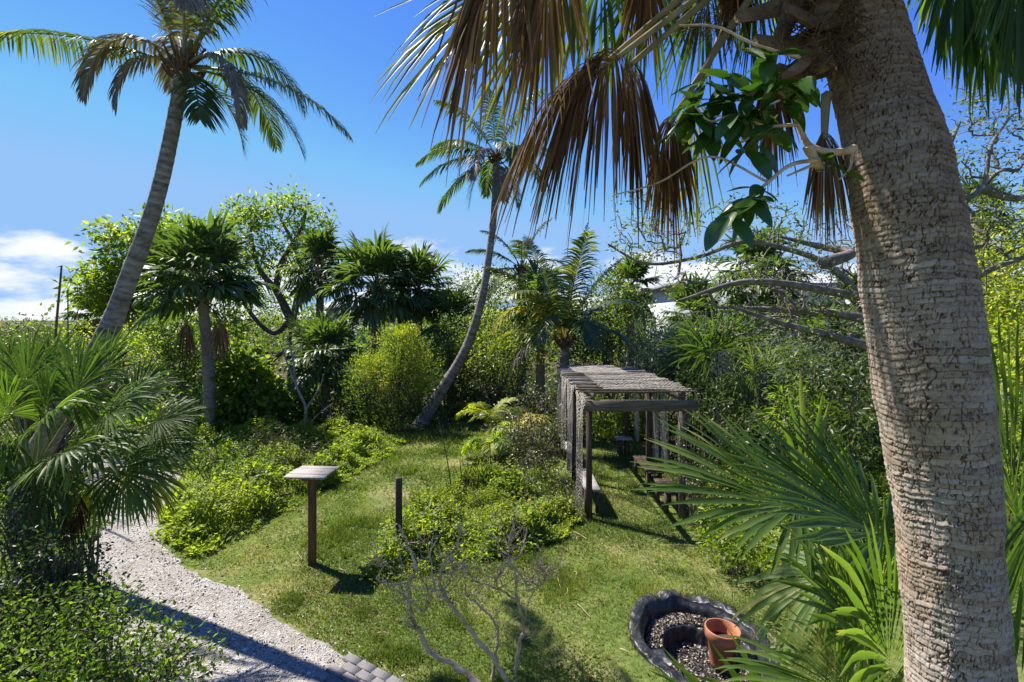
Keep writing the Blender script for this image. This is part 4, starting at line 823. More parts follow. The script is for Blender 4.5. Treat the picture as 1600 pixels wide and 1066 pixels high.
# seedling palms low by the end of the lawn
def seedling(label, px, py, D, L, cols, nf=8):
    c = P(px, py, D); b_ = onground(c); th = thing('palm_seedling', label, 'palm', b_, 'young palms by the end of the lawn')
    for i in range(nf):
        a = i * 2.399 + rand(0, .6); e = rand(.5, 1.15); d = A(math.cos(a) * math.cos(e), math.sin(a) * math.cos(e), math.sin(e)); m_ = MB()
        pinnate(m_, b_ + Z * (c[2] - b_[2]) * .35, d, L * rand(.8, 1.2), rand(.6, 1.2), n=24, ll=L * .32, droop=.5, tint=(.3, 1), lw=.028); m_.build('frond', M[cols[i % len(cols)]], th)
seedling('young yellow-green palm spreading feathery leaves at the edge of the grass path', 805, 605, 13.6, 1.35, ['coco', 'lime', 'coco_yellow'], 10)
seedling('small bright palm seedling under the young coconut palm', 765, 600, 14.5, 1.1, ['lime', 'coco'], 8)
seedling('short palm seedling with grassy leaves beside the dusky shrub', 770, 640, 12.6, .9, ['strap', 'lime'], 8)
seedling('palm seedling with one gold leaf poking over the feathery shrub', 590, 545, 17.5, 1.3, ['coco_yellow', 'coco'], 6)

# ------------------------------------------------------------------ cabbage palms
def sab(label, px, py, D, rpx, bx=None, **kw):
    c = P(px, py, D); b_ = A(((bx or px) - 800) / FOC * D, D); return sabal(label, b_, c, rpx / FOC * D, **kw)
sab('cabbage palm with two brown dead fans under its round head beyond the fan leaves', 315, 446, 16, 92, bx=329, nf=34, dead=0, tr=.15, low=.93)
def dead_pair():
    th = [o for o in COL.objects if o.get('label', '').startswith('cabbage palm with two brown')][0]; o0 = WLOC[th.name]
    for px, a in ((292, 2.8), (345, .3)):
        m_ = MB(); h = P(px, 502, 15.3); fan(m_, h, A(.02, 0, -1), A(0, -1, .1), n=44, L=1.25, spread=105, droop=.3, tip=.2, hang=1.5, m=7, tint=(.4, 1), wid=1.5, costa=.1); tube(m_, smooth_path([P(315, 470, 16), P((px + 315) / 2, 482, 15.5), h], 7), .02, 5, .5)
        m_.build('dead_frond', M['dead'], th)
dead_pair()
sab('tall cabbage palm standing right of the bare-limbed tree', 500, 420, 22, 58, dead=3)
sab('bushy cabbage palm in the middle of the row above the feathery shrub', 588, 452, 20.5, 76, dead=5, nf=36)
sab('cabbage palm with a grey skirt of old leaves at the end of the row', 655, 452, 21.5, 58, dead=8, nf=32)
sab('low cabbage palm with drooping leaves below the row', 505, 560, 18, 66, dead=3, nf=30)
sab('cabbage palm head in front of the white roof edge', 985, 452, 21, 46, dead=3)
sab('cabbage palm above the tangle of grey branches', 1188, 432, 15.5, 70, dead=3, nf=32)
sab('thin cabbage palm half hidden behind the leaning coconut trunk', 150, 500, 24, 45, dead=9, nf=18)
sab('cabbage palm deep in the thicket behind the silver bush', 1085, 500, 18, 56, dead=4)
sab('cabbage palm seen between the grey branches beside the big trunk', 1290, 560, 12, 70, dead=2)
sab('cabbage palm rising behind the yellow-leaved tree past the big trunk', 1530, 330, 13, 45, dead=2, nf=22)

sab('pale cabbage palm head low behind the curved coconut trunk', 705, 500, 20.5, 46, dead=5, nf=24)
sab('cabbage palm with long drooping leaves behind the yellow frond', 845, 470, 18.5, 50, dead=3, nf=24)
sab('short cabbage palm between the silver bush and the dark fan palm', 1070, 560, 15, 50, dead=4, nf=24)
sab('cabbage palm half hidden by the grey limbs next to the big trunk', 1335, 480, 14, 52, dead=4, nf=24)

# ------------------------------------------------------------------ broad-leaved trees
tree('fig_tree', 'bright green broad-leaved tree behind the leaning coconut trunk', 'tree', [onground(A(-15.2, 24)), P(285, 560, 23.8), P(268, 470, 23.5)], [], [(205, 405, 48, 55, 23.5, 1.2), (272, 372, 52, 42, 23.5, 1.2), (165, 452, 48, 40, 23.0), (235, 460, 60, 50, 23.8, 1.2), (300, 420, 40, 50, 24.0)], 400, (22, .32, .30, .14, (.25, .95), .6), 'bright', 'bark_grey', maxr=.22)
tree('fig_tree', 'tall many-trunked tree with crooked dark limbs behind the round-headed palm', 'tree', [onground(A(-10.7, 24.5)), P(452, 560, 24.5), P(455, 500, 24.5)],
     [[P(455, 500, 24.5), P(432, 455, 24.5), P(405, 420, 24.5), P(392, 370, 24.5)], [P(455, 505, 24.5), P(470, 440, 24.5), P(462, 390, 24.7), P(440, 345, 24.5)], [P(455, 500, 24.5), P(425, 520, 24.3), P(385, 480, 24.3), P(375, 440, 24.3)], [P(432, 455, 24.5), P(440, 410, 24.7), P(470, 360, 24.7), P(478, 330, 24.5)], [P(450, 540, 24.5), P(430, 560, 24.1), P(412, 590, 23.9)], [P(452, 560, 24.5), P(470, 600, 24.1), P(476, 640, 23.9)]],
     [(378, 352, 38, 38, 24.5), (425, 385, 60, 48, 24.5, 1.6), (470, 340, 30, 34, 24.5, .7), (350, 400, 40, 40, 24.1), (405, 450, 70, 48, 25.0, 1.5), (490, 395, 26, 30, 24.5, .5), (345, 500, 50, 60, 23.3, 1.2), (440, 330, 40, 20, 24.5, .5), (395, 322, 9, 18, 24.5, .2), (462, 316, 10, 18, 24.5, .2), (500, 345, 12, 22, 24.5, .25), (372, 330, 9, 16, 24.5, .2), (430, 318, 8, 14, 24.5, .15)], 400, (14, .25, .26, .11, (.2, .95), .6), 'bright', 'bark_brown', maxr=.32, limb_r=(.19, .06))
tree('gnarled_tree', 'half-bare gnarled tree stretching grey limbs behind the big palm trunk', 'tree', [onground(A(5.9, 7.3)), P(1452, 700, 7.3), P(1440, 585, 7.2)],
     [[P(1440, 590, 7.2), P(1400, 520, 7.2), P(1345, 462, 7.2), P(1290, 412, 7.3), P(1225, 388, 7.4), P(1160, 378, 7.5), P(1090, 402, 7.6), P(1010, 412, 7.7), P(950, 382, 7.8)],
      [P(1400, 520, 7.2), P(1330, 494, 7.3), P(1250, 486, 7.4), P(1180, 482, 7.5), P(1120, 480, 7.6)],
      [P(1430, 560, 7.2), P(1350, 540, 7.0), P(1290, 522, 6.9), P(1220, 505, 6.8), P(1140, 478, 6.8)],
      [P(1290, 412, 7.3), P(1330, 395, 7.5), P(1280, 385, 7.8), P(1220, 370, 8)],
      [P(1250, 486, 7.4), P(1210, 450, 7.6), P(1160, 440, 7.8), P(1100, 462, 8)],
      [P(1440, 590, 7.2), P(1475, 480, 7.4), P(1530, 430, 7.5), P(1600, 402, 7.6), P(1680, 380, 7.7)], [P(1475, 480, 7.4), P(1450, 380, 7.5), P(1490, 320, 7.5), P(1535, 295, 7.5), P(1548, 230, 7.5), P(1580, 180, 7.5)],
      [P(1490, 320, 7.5), P(1478, 250, 7.7), P(1500, 190, 7.8)], [P(1535, 295, 7.5), P(1590, 310, 7.4), P(1650, 290, 7.4)], [P(1345, 462, 7.2), P(1180, 440, 6.6), P(1060, 470, 6.4)]],
     [(1120, 430, 120, 40, 7.7, 1.3), (1250, 440, 110, 55, 7.6, 1.6), (1010, 375, 75, 38, 7.8, .9), (1150, 345, 110, 40, 7.9, 1.1), (1280, 360, 70, 50, 8, .9), (1180, 500, 110, 40, 7.4, 1.2), (1270, 510, 70, 40, 7.2, .7), (1530, 230, 60, 60, 7.7, 1.3), (1570, 340, 70, 70, 7.7, 1.8), (1560, 160, 60, 50, 7.8, .9), (1660, 260, 90, 90, 7.6, 1), (1520, 420, 40, 60, 7.4, .8), (1000, 330, 60, 40, 7.9, .5)],
     980, (9, .07, .065, .03, (.25, 1), .5), 'mid', 'bark_limb', r0=.0055, maxr=.14, jit=.2, bare=.36, limb_r=(.085, .02))
tree('yellow_leaved_tree', 'sunlit yellow-green tree filling the gap beyond the big palm trunk', 'tree', [onground(A(11.5, 12)), P(1570, 520, 12)], [], [(1560, 430, 70, 60, 12, 1.3), (1600, 360, 70, 60, 12.3), (1530, 480, 50, 50, 11.5), (1620, 480, 70, 80, 12), (1500, 520, 50, 40, 11.5), (1580, 560, 90, 50, 11)], 420, (24, .22, .13, .06, (.4, 1), .5), 'lime', 'bark_grey', r0=.006, maxr=.15)
tree('twiggy_tree', 'grey leafless twiggy tree among the palms behind the tangle of branches', 'tree', [onground(A(7.6, 13.5)), P(1250, 560, 13.5), P(1250, 500, 13.5)], [], [(1270, 445, 70, 50, 13.5), (1190, 510, 80, 34, 13.2), (1310, 490, 70, 60, 13.3)], 420, (3, .15, .07, .035, (.2, .8), .5), 'dusky', 'bark_grey', r0=.005, maxr=.13, jit=.18, bare=.5)

# ------------------------------------------------------------------ shrubs and the thicket
G1 = 'shrubs of the thicket'
def bush(label, blobs, mat, n=16, k=16, rc=.2, ll=.11, lw=.06, name='shrub', **kw): return shrub(name, label, 'shrub', blobs, 'foliage', n, k, rc, ll, lw, mat, **kw)
FS = bush('feathery yellow-green shrub at the foot of the curved coconut palm', [(622, 560, 36, 44, 16.4), (596, 605, 46, 48, 16.2), (634, 598, 34, 46, 16.5), (574, 585, 24, 30, 16.1), (596, 648, 50, 28, 16.1), (650, 570, 24, 34, 16.6), (612, 528, 14, 20, 16.5), (634, 535, 12, 18, 16.5), (560, 612, 16, 30, 16), (664, 600, 12, 30, 16.6)], 'feathery', n=34, k=22, rc=.17, ll=.11, lw=.022, tint=(-.1, .5), up=.2, stems=9, name='feathery_shrub', droop=-.6, rough=.75, ctint=.6)
def flowering_tops(th):
    mb = MB()
    for px, py, rx, ry, d in ((620, 540, 30, 26, 16.4), (646, 560, 22, 24, 16.5), (600, 575, 26, 20, 15.9), (634, 520, 14, 14, 16.4), (575, 570, 14, 16, 15.8), (655, 600, 14, 16, 16.2)):
        p, u = blob_points(P(px, py, d), A(rx, rx, ry) / FOC * d, 60, .6, .8, px); clump_leaves(mb, p, 16, .10, .085, .022, u, (.42, .95), .3, droop=-.8)
    mb.build('flowering_foliage', M['feathery'], th)
flowering_tops(FS)
bush('rounded green shrub between the curved coconut palm and the palm row', [(705, 530, 42, 40, 18.6), (690, 575, 40, 40, 18.4), (735, 560, 34, 40, 18.4)], 'mid', n=34, k=16, rc=.18, ll=.10, lw=.045)
bush('sea grape with big round bright leaves behind the round-headed palm', [(375, 590, 45, 38, 17.2), (402, 620, 62, 38, 17), (352, 565, 30, 26, 17.2), (450, 630, 44, 26, 16.8), (365, 640, 60, 22, 16.8)], 'bright', n=22, k=12, rc=.2, ll=.19, lw=.18, name='sea_grape', tint=(.1, .85), six=True)
bush('dense dark shrub under the crooked tree', [(300, 560, 40, 50, 17.5), (255, 560, 45, 45, 17.5), (270, 520, 40, 40, 18)], 'mid', n=26, k=15, rc=.2, ll=.14, lw=.07)
bush('tangled grey-green shrub behind the overhanging fan leaves', [(40, 540, 60, 42, 12.5), (-30, 540, 60, 50, 12), (110, 560, 50, 40, 13), (20, 600, 80, 50, 11.5), (180, 570, 40, 45, 13.5)], 'dusky', n=22, k=13, rc=.16, ll=.08, lw=.035, twigs=16, stem_r=.014)
bush('low shrub with orange tips beside the leaning coconut trunk', [(130, 525, 36, 16, 15.5), (195, 545, 40, 34, 15)], 'lime', n=24, k=14, rc=.16, ll=.09, lw=.04, tint=(.4, 1))
bush('bright clump of leaves low behind the round-headed palm', [(270, 610, 34, 26, 13.4), (235, 640, 40, 26, 12.6)], 'bright', n=20, k=13, rc=.16, ll=.12, lw=.07)
bush('dark evergreen shrub left of the white roof', [(945, 470, 42, 46, 19), (920, 520, 50, 44, 18.4), (985, 505, 42, 48, 18.2), (955, 560, 70, 40, 17.6)], 'dark', n=22, k=16, rc=.24, ll=.13, lw=.06)
bush('yellow-green leafy shrub lit on top beside the young coconut palm', [(955, 455, 26, 26, 17.8), (940, 500, 30, 30, 17.2)], 'bright', n=22, k=14, rc=.2, ll=.12, lw=.06)
bush('silvery grey shrub behind the pergola', [(1010, 525, 34, 32, 14.4), (1035, 555, 40, 32, 14.2), (1005, 570, 34, 26, 14.2)], 'silver', n=40, k=16, rc=.14, ll=.085, lw=.035, name='silver_shrub')
bush('green hedge mass left of the young coconut palm', [(745, 455, 44, 30, 23), (720, 490, 50, 40, 22), (790, 470, 50, 50, 21.5), (840, 480, 44, 44, 20)], 'mid', n=16, k=16, rc=.26, ll=.15, lw=.07)
bush('yellow tinged shrub behind the curved palm', [(780, 515, 44, 36, 18.5), (820, 540, 40, 34, 17.8), (760, 560, 34, 36, 17.8)], 'bright', n=18, k=14, rc=.22, ll=.15, lw=.05, tint=(.3, 1))
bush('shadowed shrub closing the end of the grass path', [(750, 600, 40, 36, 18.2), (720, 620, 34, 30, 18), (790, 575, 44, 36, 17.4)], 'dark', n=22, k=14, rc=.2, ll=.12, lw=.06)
bush('dusky purple-green shrub leaning on the pergola side', [(838, 640, 32, 40, 11.4), (800, 662, 34, 26, 11.8), (856, 690, 32, 44, 10.9), (818, 690, 30, 24, 11.2), (845, 735, 32, 30, 10.4)], 'dusky', n=60, k=14, rc=.10, ll=.055, lw=.035, twigs=8, stem_r=.01, name='dusky_shrub')
bush('small leafy shrub at the near pergola post', [(862, 765, 34, 26, 9.6), (885, 790, 26, 20, 9.2), (850, 790, 26, 20, 9.3)], 'dark', n=70, k=12, rc=.07, ll=.05, lw=.025, stem_r=.008, twigs=4)
bush('sunlit bush seen through the pergola', [(950, 655, 34, 30, 15.2), (990, 662, 30, 26, 15), (930, 640, 26, 34, 15.4), (1010, 640, 26, 40, 15)], 'bright', n=40, k=14, rc=.15, ll=.09, lw=.045)
bush('green shrub below the low fan palms', [(1130, 650, 60, 34, 11), (1090, 620, 40, 40, 12)], 'dark', n=34, k=14, rc=.14, ll=.09, lw=.045)
bush('bright rosette-leaved shrub in front of the gnarled tree', [(1245, 625, 36, 28, 8.4), (1275, 660, 40, 26, 8.2), (1225, 655, 26, 26, 8.3)], 'bright', n=60, k=11, rc=.09, ll=.13, lw=.032, stem_r=.01, up=.8)
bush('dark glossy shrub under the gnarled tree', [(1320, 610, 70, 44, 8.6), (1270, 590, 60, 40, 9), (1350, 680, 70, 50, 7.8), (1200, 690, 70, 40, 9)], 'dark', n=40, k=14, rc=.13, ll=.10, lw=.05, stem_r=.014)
bush('pale dry shrub at the pergola bench corner', [(1085, 725, 30, 34, 8.7), (1108, 760, 32, 34, 8.3), (1075, 700, 22, 26, 9)], 'dusky', n=90, k=12, rc=.07, ll=.045, lw=.022, tint=(.4, 1), stem_r=.007, twigs=8)
bush('leafy weed shrub between the lawn and the fan palm', [(1112, 820, 24, 30, 7.4), (1140, 850, 34, 34, 7.0), (1180, 830, 40, 50, 6.8)], 'bright', n=80, k=11, rc=.08, ll=.075, lw=.036, stem_r=.007)
bush('thicket of wispy green stems behind the gnarled limbs', [(1260, 560, 60, 40, 10.5), (1330, 540, 60, 50, 10), (1180, 560, 50, 30, 11.4)], 'silver', n=34, k=14, rc=.16, ll=.12, lw=.014, tint=(0, .6), up=.1)
bush('shrub wall right of the big palm trunk', [(1590, 620, 90, 60, 8.5), (1650, 520, 90, 80, 9), (1560, 700, 90, 60, 7.6)], 'lime', n=26, k=14, rc=.17, ll=.11, lw=.04, tint=(.2, 1))
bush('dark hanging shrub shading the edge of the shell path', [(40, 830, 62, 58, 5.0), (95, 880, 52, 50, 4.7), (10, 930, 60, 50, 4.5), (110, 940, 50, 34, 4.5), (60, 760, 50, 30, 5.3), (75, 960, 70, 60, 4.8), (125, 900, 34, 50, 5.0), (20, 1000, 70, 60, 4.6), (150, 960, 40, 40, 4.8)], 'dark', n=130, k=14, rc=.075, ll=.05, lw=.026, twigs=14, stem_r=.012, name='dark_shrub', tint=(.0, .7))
bush('leafy green bush spilling over the near edge of the shell path', [(80, 1000, 110, 62, 4.1), (190, 1010, 80, 54, 4.0), (250, 1050, 70, 50, 3.85), (30, 1070, 110, 70, 3.7), (160, 945, 50, 34, 4.3), (175, 1080, 120, 50, 3.6)], 'bright', n=150, k=13, rc=.07, ll=.048, lw=.025, tint=(-.15, .62), stem_r=.009, twigs=14, name='leafy_bush')
bush('fresh green weed by the shell path under the fan leaves', [(105, 790, 26, 24, 6.2), (150, 815, 26, 20, 6.4)], 'bright', n=90, k=11, rc=.07, ll=.06, lw=.032)
bush('dark brushy shrub rising from the weeds left of the sign board', [(455, 703, 46, 26, 11.6), (420, 690, 34, 26, 12), (480, 715, 30, 18, 11.4)], 'dusky', n=50, k=12, rc=.10, ll=.12, lw=.014, tint=(.0, .6), up=.1, twigs=16, stem_r=.006)
bush('dark leafy shrub among the weeds beside the path edge', [(345, 705, 46, 22, 10.8), (390, 738, 40, 22, 10.0), (320, 735, 26, 22, 9.8)], 'mid', n=50, k=12, rc=.10, ll=.07, lw=.035, tint=(0, .6))
bush('bare reddish brush at the foot of the low cabbage palm', [(520, 640, 44, 30, 16), (540, 665, 34, 20, 15.5)], 'dusky', n=12, k=8, rc=.15, ll=.06, lw=.02, twigs=26, stem_r=.012)
bush('green bush at the leaning base of the curved coconut palm', [(708, 652, 26, 24, 17.4), (698, 668, 20, 14, 16.6), (610, 672, 34, 16, 15.6)], 'lime', n=46, k=13, rc=.12, ll=.07, lw=.03, tint=(0, .8))
bush('low green tuft in the lower edge beside the bare shrub', [(870, 1045, 60, 34, 4.9), (920, 1060, 40, 24, 4.8), (840, 1075, 50, 30, 4.6)], 'mid', n=120, k=12, rc=.07, ll=.05, lw=.018, stem_r=.005)
# far wood that closes the view: a low mass beyond everything one can tell apart
def far_wood():
    mb = MB()
    for az in np.linspace(-1.25, 1.25, 150):
        d = rand(27, 60); x = math.tan(az * .78) * d; top = rand(3.0, 4.6) + .012 * d; 
        if az < -.72: top = min(top, 3.4)
        p, u = blob_points(A(x, d, top * .5), A(2.2, 2.2, top * .55), 72, .5, .4, int(rng.integers(0, 99))); p = p[p[:, 2] > 0]
        clump_leaves(mb, p, 9, .32, .30, .16, None, (.1, .9), .5)
    tag(mb.build('far_wood', M['mid']), 'far green wood closing the garden behind the palms', kind='stuff')
far_wood()

# ------------------------------------------------------------------ bare shrub in the front
def bare_shrub():
    b0 = onground(A(.02, 4.35)); th = thing('bare_shrub', 'nearly leafless shrub with crooked pale brown branches at the front of the lawn', 'shrub', b0); D = 4.55
    br = [([b0, P(780, 1100, 4.4), P(720, 1045, D), P(672, 1020, D), P(655, 985, D), P(640, 955, 4.6), P(640, 905, 4.6), P(650, 890, 4.6), P(636, 845, 4.7), P(622, 820, 4.7)], .034),
          ([P(655, 985, D), P(632, 970, 4.5), P(640, 940, 4.5), P(610, 915, 4.5), P(590, 905, 4.5)], .016), ([P(640, 940, 4.6), P(663, 955, 4.6), P(668, 920, 4.7), P(640, 880, 4.7)], .012),
          ([b0 + A(.04, .05, 0), P(800, 1095, 4.5), P(782, 1045, D), P(745, 1000, D), P(705, 945, 4.5), P(690, 920, 4.6), P(690, 890, 4.6), P(715, 850, 4.7), P(718, 820, 4.7)], .032),
          ([P(700, 935, 4.5), P(680, 925, 4.4), P(672, 870, 4.5), P(660, 845, 4.5)], .012), ([P(690, 930, 4.5), P(706, 900, 4.6), P(705, 870, 4.6)], .012),
          ([b0 + A(.06, .1, 0), P(805, 1075, 4.7), P(810, 1010, 4.8), P(818, 980, 4.8), P(808, 930, 4.8), P(805, 895, 4.8), P(790, 880, 4.8), P(815, 865, 4.8), P(822, 825, 4.9)], .026),
          ([P(808, 940, 4.8), P(776, 915, 4.8), P(782, 890, 4.8)], .015), ([P(776, 920, 4.9), P(740, 905, 4.9), P(722, 880, 5)], .014), ([P(805, 895, 4.8), P(795, 870, 4.8), P(796, 845, 4.9)], .010), ([P(818, 980, 4.8), P(830, 930, 4.7), P(852, 910, 4.7), P(872, 890, 4.7), P(880, 860, 4.7)], .008), ([P(852, 910, 4.7), P(848, 890, 4.7)], .004), ([P(830, 940, 4.7), P(818, 900, 4.7)], .005),
          ([b0 + A(-.05, .12, 0), P(770, 1080, 4.9), P(775, 1020, 5), P(778, 985, 5), P(758, 955, 5), P(730, 930, 5), P(726, 900, 5)], .022), ([P(620, 905, 4.6), P(600, 880, 4.6), P(575, 872, 4.6)], .006)]
    mb = MB(); tw = []
    for pts, r in br:
        n = 7 * len(pts); p = smooth_path(pts, n) + rng.normal(0, .006, (n, 3)); tube(mb, p, np.linspace(r * .8, r * .26, n) * (1 + .12 * np.sin(np.arange(n) * 1.7 + r * 900)), 8, jitter=.09); tw += [p[i] for i in rng.integers(n // 3, n, 13)]
    for p in tw:
        d = nrm(A(rand(-1, 1), rand(-1, 1), rand(.1, 1.1))); L = rand(.10, .34); q = p + d * L; pts = smooth_path([p, (p + q) / 2 + rng.normal(0, .025, 3), q], 6); tube(mb, pts, np.linspace(.0055, .0018, 6), 4)
        if rng.random() < .6: e = pts[3] + nrm(d + unit(1)[0] * .8) * L * .5; tube(mb, [pts[3], e], [.003, .0012], 4)
    mb.build('branches', M['bark_dry'], th, smooth=True)
    lf = MB(); idx = rng.integers(0, len(tw), 110); clump_leaves(lf, np.array(tw)[idx] + unit(110) * .12, 5, .04, .03, .016, None, (.3, 1), .5); lf.build('foliage', M['lime'], th)
bare_shrub()
def sticks():
    for label, a, b_, r in (('thin dead stem leaning out of the weeds by the lawn edge', G(708, 785), P(684, 652, 9.6), .012), ('tall bare pole standing up against the clouds', onground(P(88, 600, 10)), P(96, 415, 10), .028), ('shorter bare pole beside the tall one against the clouds', onground(P(102, 600, 10.4)), P(106, 452, 10.4), .018)):
        mb = MB(); p = smooth_path([a, (a + b_) / 2 + rng.normal(0, .05, 3), b_], 14); tube(mb, p, np.linspace(r * 1.2, r * .6, 14), 6, jitter=.1); tag(mb.build('dead_branch', M['bark_brown'], smooth=True, off=onground(a)), label, 'branch')
    th = thing('bare_tree', 'slim pale leafless sapling between the round-headed palm and the brushy shrub', 'tree', onground(G(472, 690))); mb = MB(); g = WLOC[th.name]
    for pts, r in (([g, P(478, 640, 14.4), P(462, 600, 14.4), P(458, 560, 14.4), P(448, 525, 14.4)], .05), ([P(462, 600, 14.4), P(446, 560, 14.4), P(438, 535, 14.3)], .03), ([P(478, 640, 14.4), P(500, 605, 14.4), P(505, 585, 14.3)], .03), ([P(458, 560, 14.4), P(475, 530, 14.4)], .02), ([g, P(490, 655, 13.8), P(520, 630, 13.8)], .02)):
        tube(mb, smooth_path(pts, 18), np.linspace(r, r * .4, 18), 6, jitter=.08)
    mb.build('trunk', M['bark_grey'], th, smooth=True)
sticks()

# ------------------------------------------------------------------ pergola with rope netting
def net(mb, Sf, nu, nv, r=.0055, wob=.006):
    """diamond rope net over the surface Sf(u, v), u and v in 0..1"""
    for fam in (0, 1):
        for k in range(-nv, nu + 1):
            j = np.arange(nv + 1); i = k + j if fam == 0 else k + nv - j
            ok = (i >= 0) & (i <= nu)
            if ok.sum() < 2: continue
            i = i[ok]; j = j[ok]; p = Sf(i / nu, j / nv) + rng.normal(0, wob, (len(i), 3)); tube(mb, p, r, 3, .5, cap=False)
def pergola():
    x0, x1 = 1.36, 3.0; ys = (9.03, 11.25, 13.4); top = 2.12
    th = thing('pergola', 'weathered wooden pergola draped with rope netting on the lawn', 'pergola', A((x0 + x1) / 2, 11.2, 0))
    for y in ys:
        for x in (x0, x1):
            mb = MB(); z0 = float(gh(x, y)) - .1; h = top + (.12 if x == x1 else .02); box(mb, A(x, y, (z0 + h) / 2), (.095, .095, h - z0), tint=rng.random()); mb.build('post', M['wood_dark'] if not (x == x1 and y == ys[0]) else M['wood_beam'], th)
        mb = MB(); box(mb, A((x0 + x1) / 2 + .06, y - .072, 2.0), (2.02, .045, .2), bev=.008); mb.build('beam', M['wood_beam'], th)
    for x in (x0, x1):
        mb = MB(); box(mb, A(x + (.072 if x == x0 else -.072), 11.2, 2.16), (4.5, .045, .12), R=rotz(math.pi / 2)); mb.build('rail', M['wood_beam'], th)
    y = 8.95
    while y < 13.65:
        mb = MB(); a = rand(-.02, .02); tube(mb, smooth_path([A(x0 - .12 - rand(0, .12), y - a, 2.245), A(2.2, y, 2.235 + rand(-.01, .01)), A(x1 + .15 + rand(0, .14), y + a, 2.25)], 7), rand(.014, .024), 6, jitter=.06); mb.build('pole', M['wood_beam'] if rng.random() < .5 else M['wood_grey'], th); y += rand(.2, .34)
    nb = MB()
    net(nb, lambda u, v: np.stack([1.62 + u * 1.5, 8.95 + v * 2.55, 2.285 + .03 * np.sin(v * 20) * np.sin(u * 5) - .03 * np.sin(v * math.pi * 8) ** 2 + .03 * fbm(u * 6, v * 9)], 1), 20, 34, r=.0046, wob=.003)
    net(nb, lambda u, v: np.stack([1.45 + u * 1.2, 11.6 + v * 1.9, 2.29 + .03 * fbm(u * 6, v * 9)], 1), 16, 25, r=.0046, wob=.003)
    tag(nb.build('roof_net', M['rope'], th), kind='stuff')
    def curtain(yc, xs, half, wb, zb, sx):
        def Sf(u, v):
            g = np.clip(v / .32, 0, 1) ** .6; hw = half * (1 - g) + wb * g
            return np.stack([xs + sx * .05 * np.sin(u * 9 + v * 3) * g + sx * .05 * v, yc + (u - .5) * 2 * hw + .03 * np.sin(v * 5), 2.24 - (2.24 - zb) * v - .22 * (1 - g) * 0 + .0 * u], 1)
        nb = MB(); net(nb, Sf, 7, 34, r=.0056, wob=.003); tag(nb.build('hanging_net', M['rope'], th), kind='stuff')
    for yc, zb in ((9.2, .12), (10.75, .35), (12.0, .5), (13.3, .5)): curtain(yc, 1.24, .85, .19, zb, -1)
    for yc, zb in ((9.35, .4), (10.45, .45), (11.1, .5), (12.8, .5)): curtain(yc, 3.08, .5, .12, zb, 1)
pergola()
def bench(label, c, L, Wd, h, rot, planks=2, mat='wood_grey'):
    c = onground(A(*c)); th = thing('bench', label, 'bench', c, 'benches under the pergola'); R = rotz(rot)
    for i in range(planks):
        o = (i - (planks - 1) / 2) * Wd / planks; mb = MB(); box(mb, c + R @ A(0, o, h - .02 + rand(-.003, .003)), (L, Wd / planks - .012, .04), R, bev=.006); mb.build('plank', M[mat], th)
    for s in (-1, 1):
        for t in (-1, 1):
            mb = MB(); box(mb, c + R @ A(s * (L / 2 - .12), t * (Wd / 2 - .05), (h - .04) / 2 - .02), (.09, .06, h - .04 + .04), R); mb.build('leg', M['wood_dark'], th)
bench('long silvered bench along the netted side of the pergola nearest the dusky shrub', (1.45, 9.85), 1.3, .3, .45, math.pi / 2)
bench('far bench on the same netted side of the pergola', (1.42, 12.4), 1.1, .3, .45, math.pi / 2)
bench('small stool-like seat at the far corner of the pergola', (2.88, 13.25), .42, .34, .45, 0, 2)
bench('dark bench in the middle of the shaded side of the pergola', (2.92, 11.05), 1.3, .34, .43, math.pi / 2, mat='wood_dark')
bench('dark bench closest to the pale dry shrub at the pergola corner', (2.92, 9.6), .8, .32, .42, math.pi / 2, mat='wood_dark')

# ------------------------------------------------------------------ sign board, post, pit with pot
def sign():
    g = onground(G(488, 880)); th = thing('sign_stand', 'weathered plank sign board on a single brown post by the shell path', 'sign', g)
    mb = MB(); box(mb, g + Z * .60, (.10, .10, 1.32), rotz(.2), bev=.006); mb.build('post', M['wood_post'], th)
    c = g + Z * 1.31; u = nrm(A(.99, -.10, .0)); v0 = nrm(np.cross(Z, u)); tilt = math.radians(1.5); v = v0 * math.cos(tilt) + Z * math.sin(tilt); R = np.stack([u, v, np.cross(u, v)], 1)
    for i in range(4):
        mb = MB(); box(mb, c + R @ A(rand(-.012, .012) + .0, (i - 1.5) * .128, .012 + rand(-.003, .003)), (.58, .122, .026), R, bev=.005); mb.build('plank', M['wood_grey'], th)
    mb = MB(); box(mb, c + R @ A(0, 0, -.022), (.10, .44, .036), R); mb.build('batten', M['wood_post'], th)
sign()
def dark_post():
    g = onground(G(623, 868)); th = thing('post', 'square dark post with a thin rod through its top in the weeds', 'post', g)
    mb = MB(); box(mb, g + Z * .53, (.095, .095, 1.26), rotz(.3), bev=.008); mb.build('shaft', M['wood_dark'], th)
    mb = MB(); tube(mb, [g + A(-.21, -.03, 1.075), g + A(.22, .03, 1.06)], .008, 8); mb.build('rod', rough_mat('galvanised_rod', [(.3, (.25, .30, .27)), (.7, (.40, .45, .42))], 20, rough=.45, bump=.1), th)
dark_post()
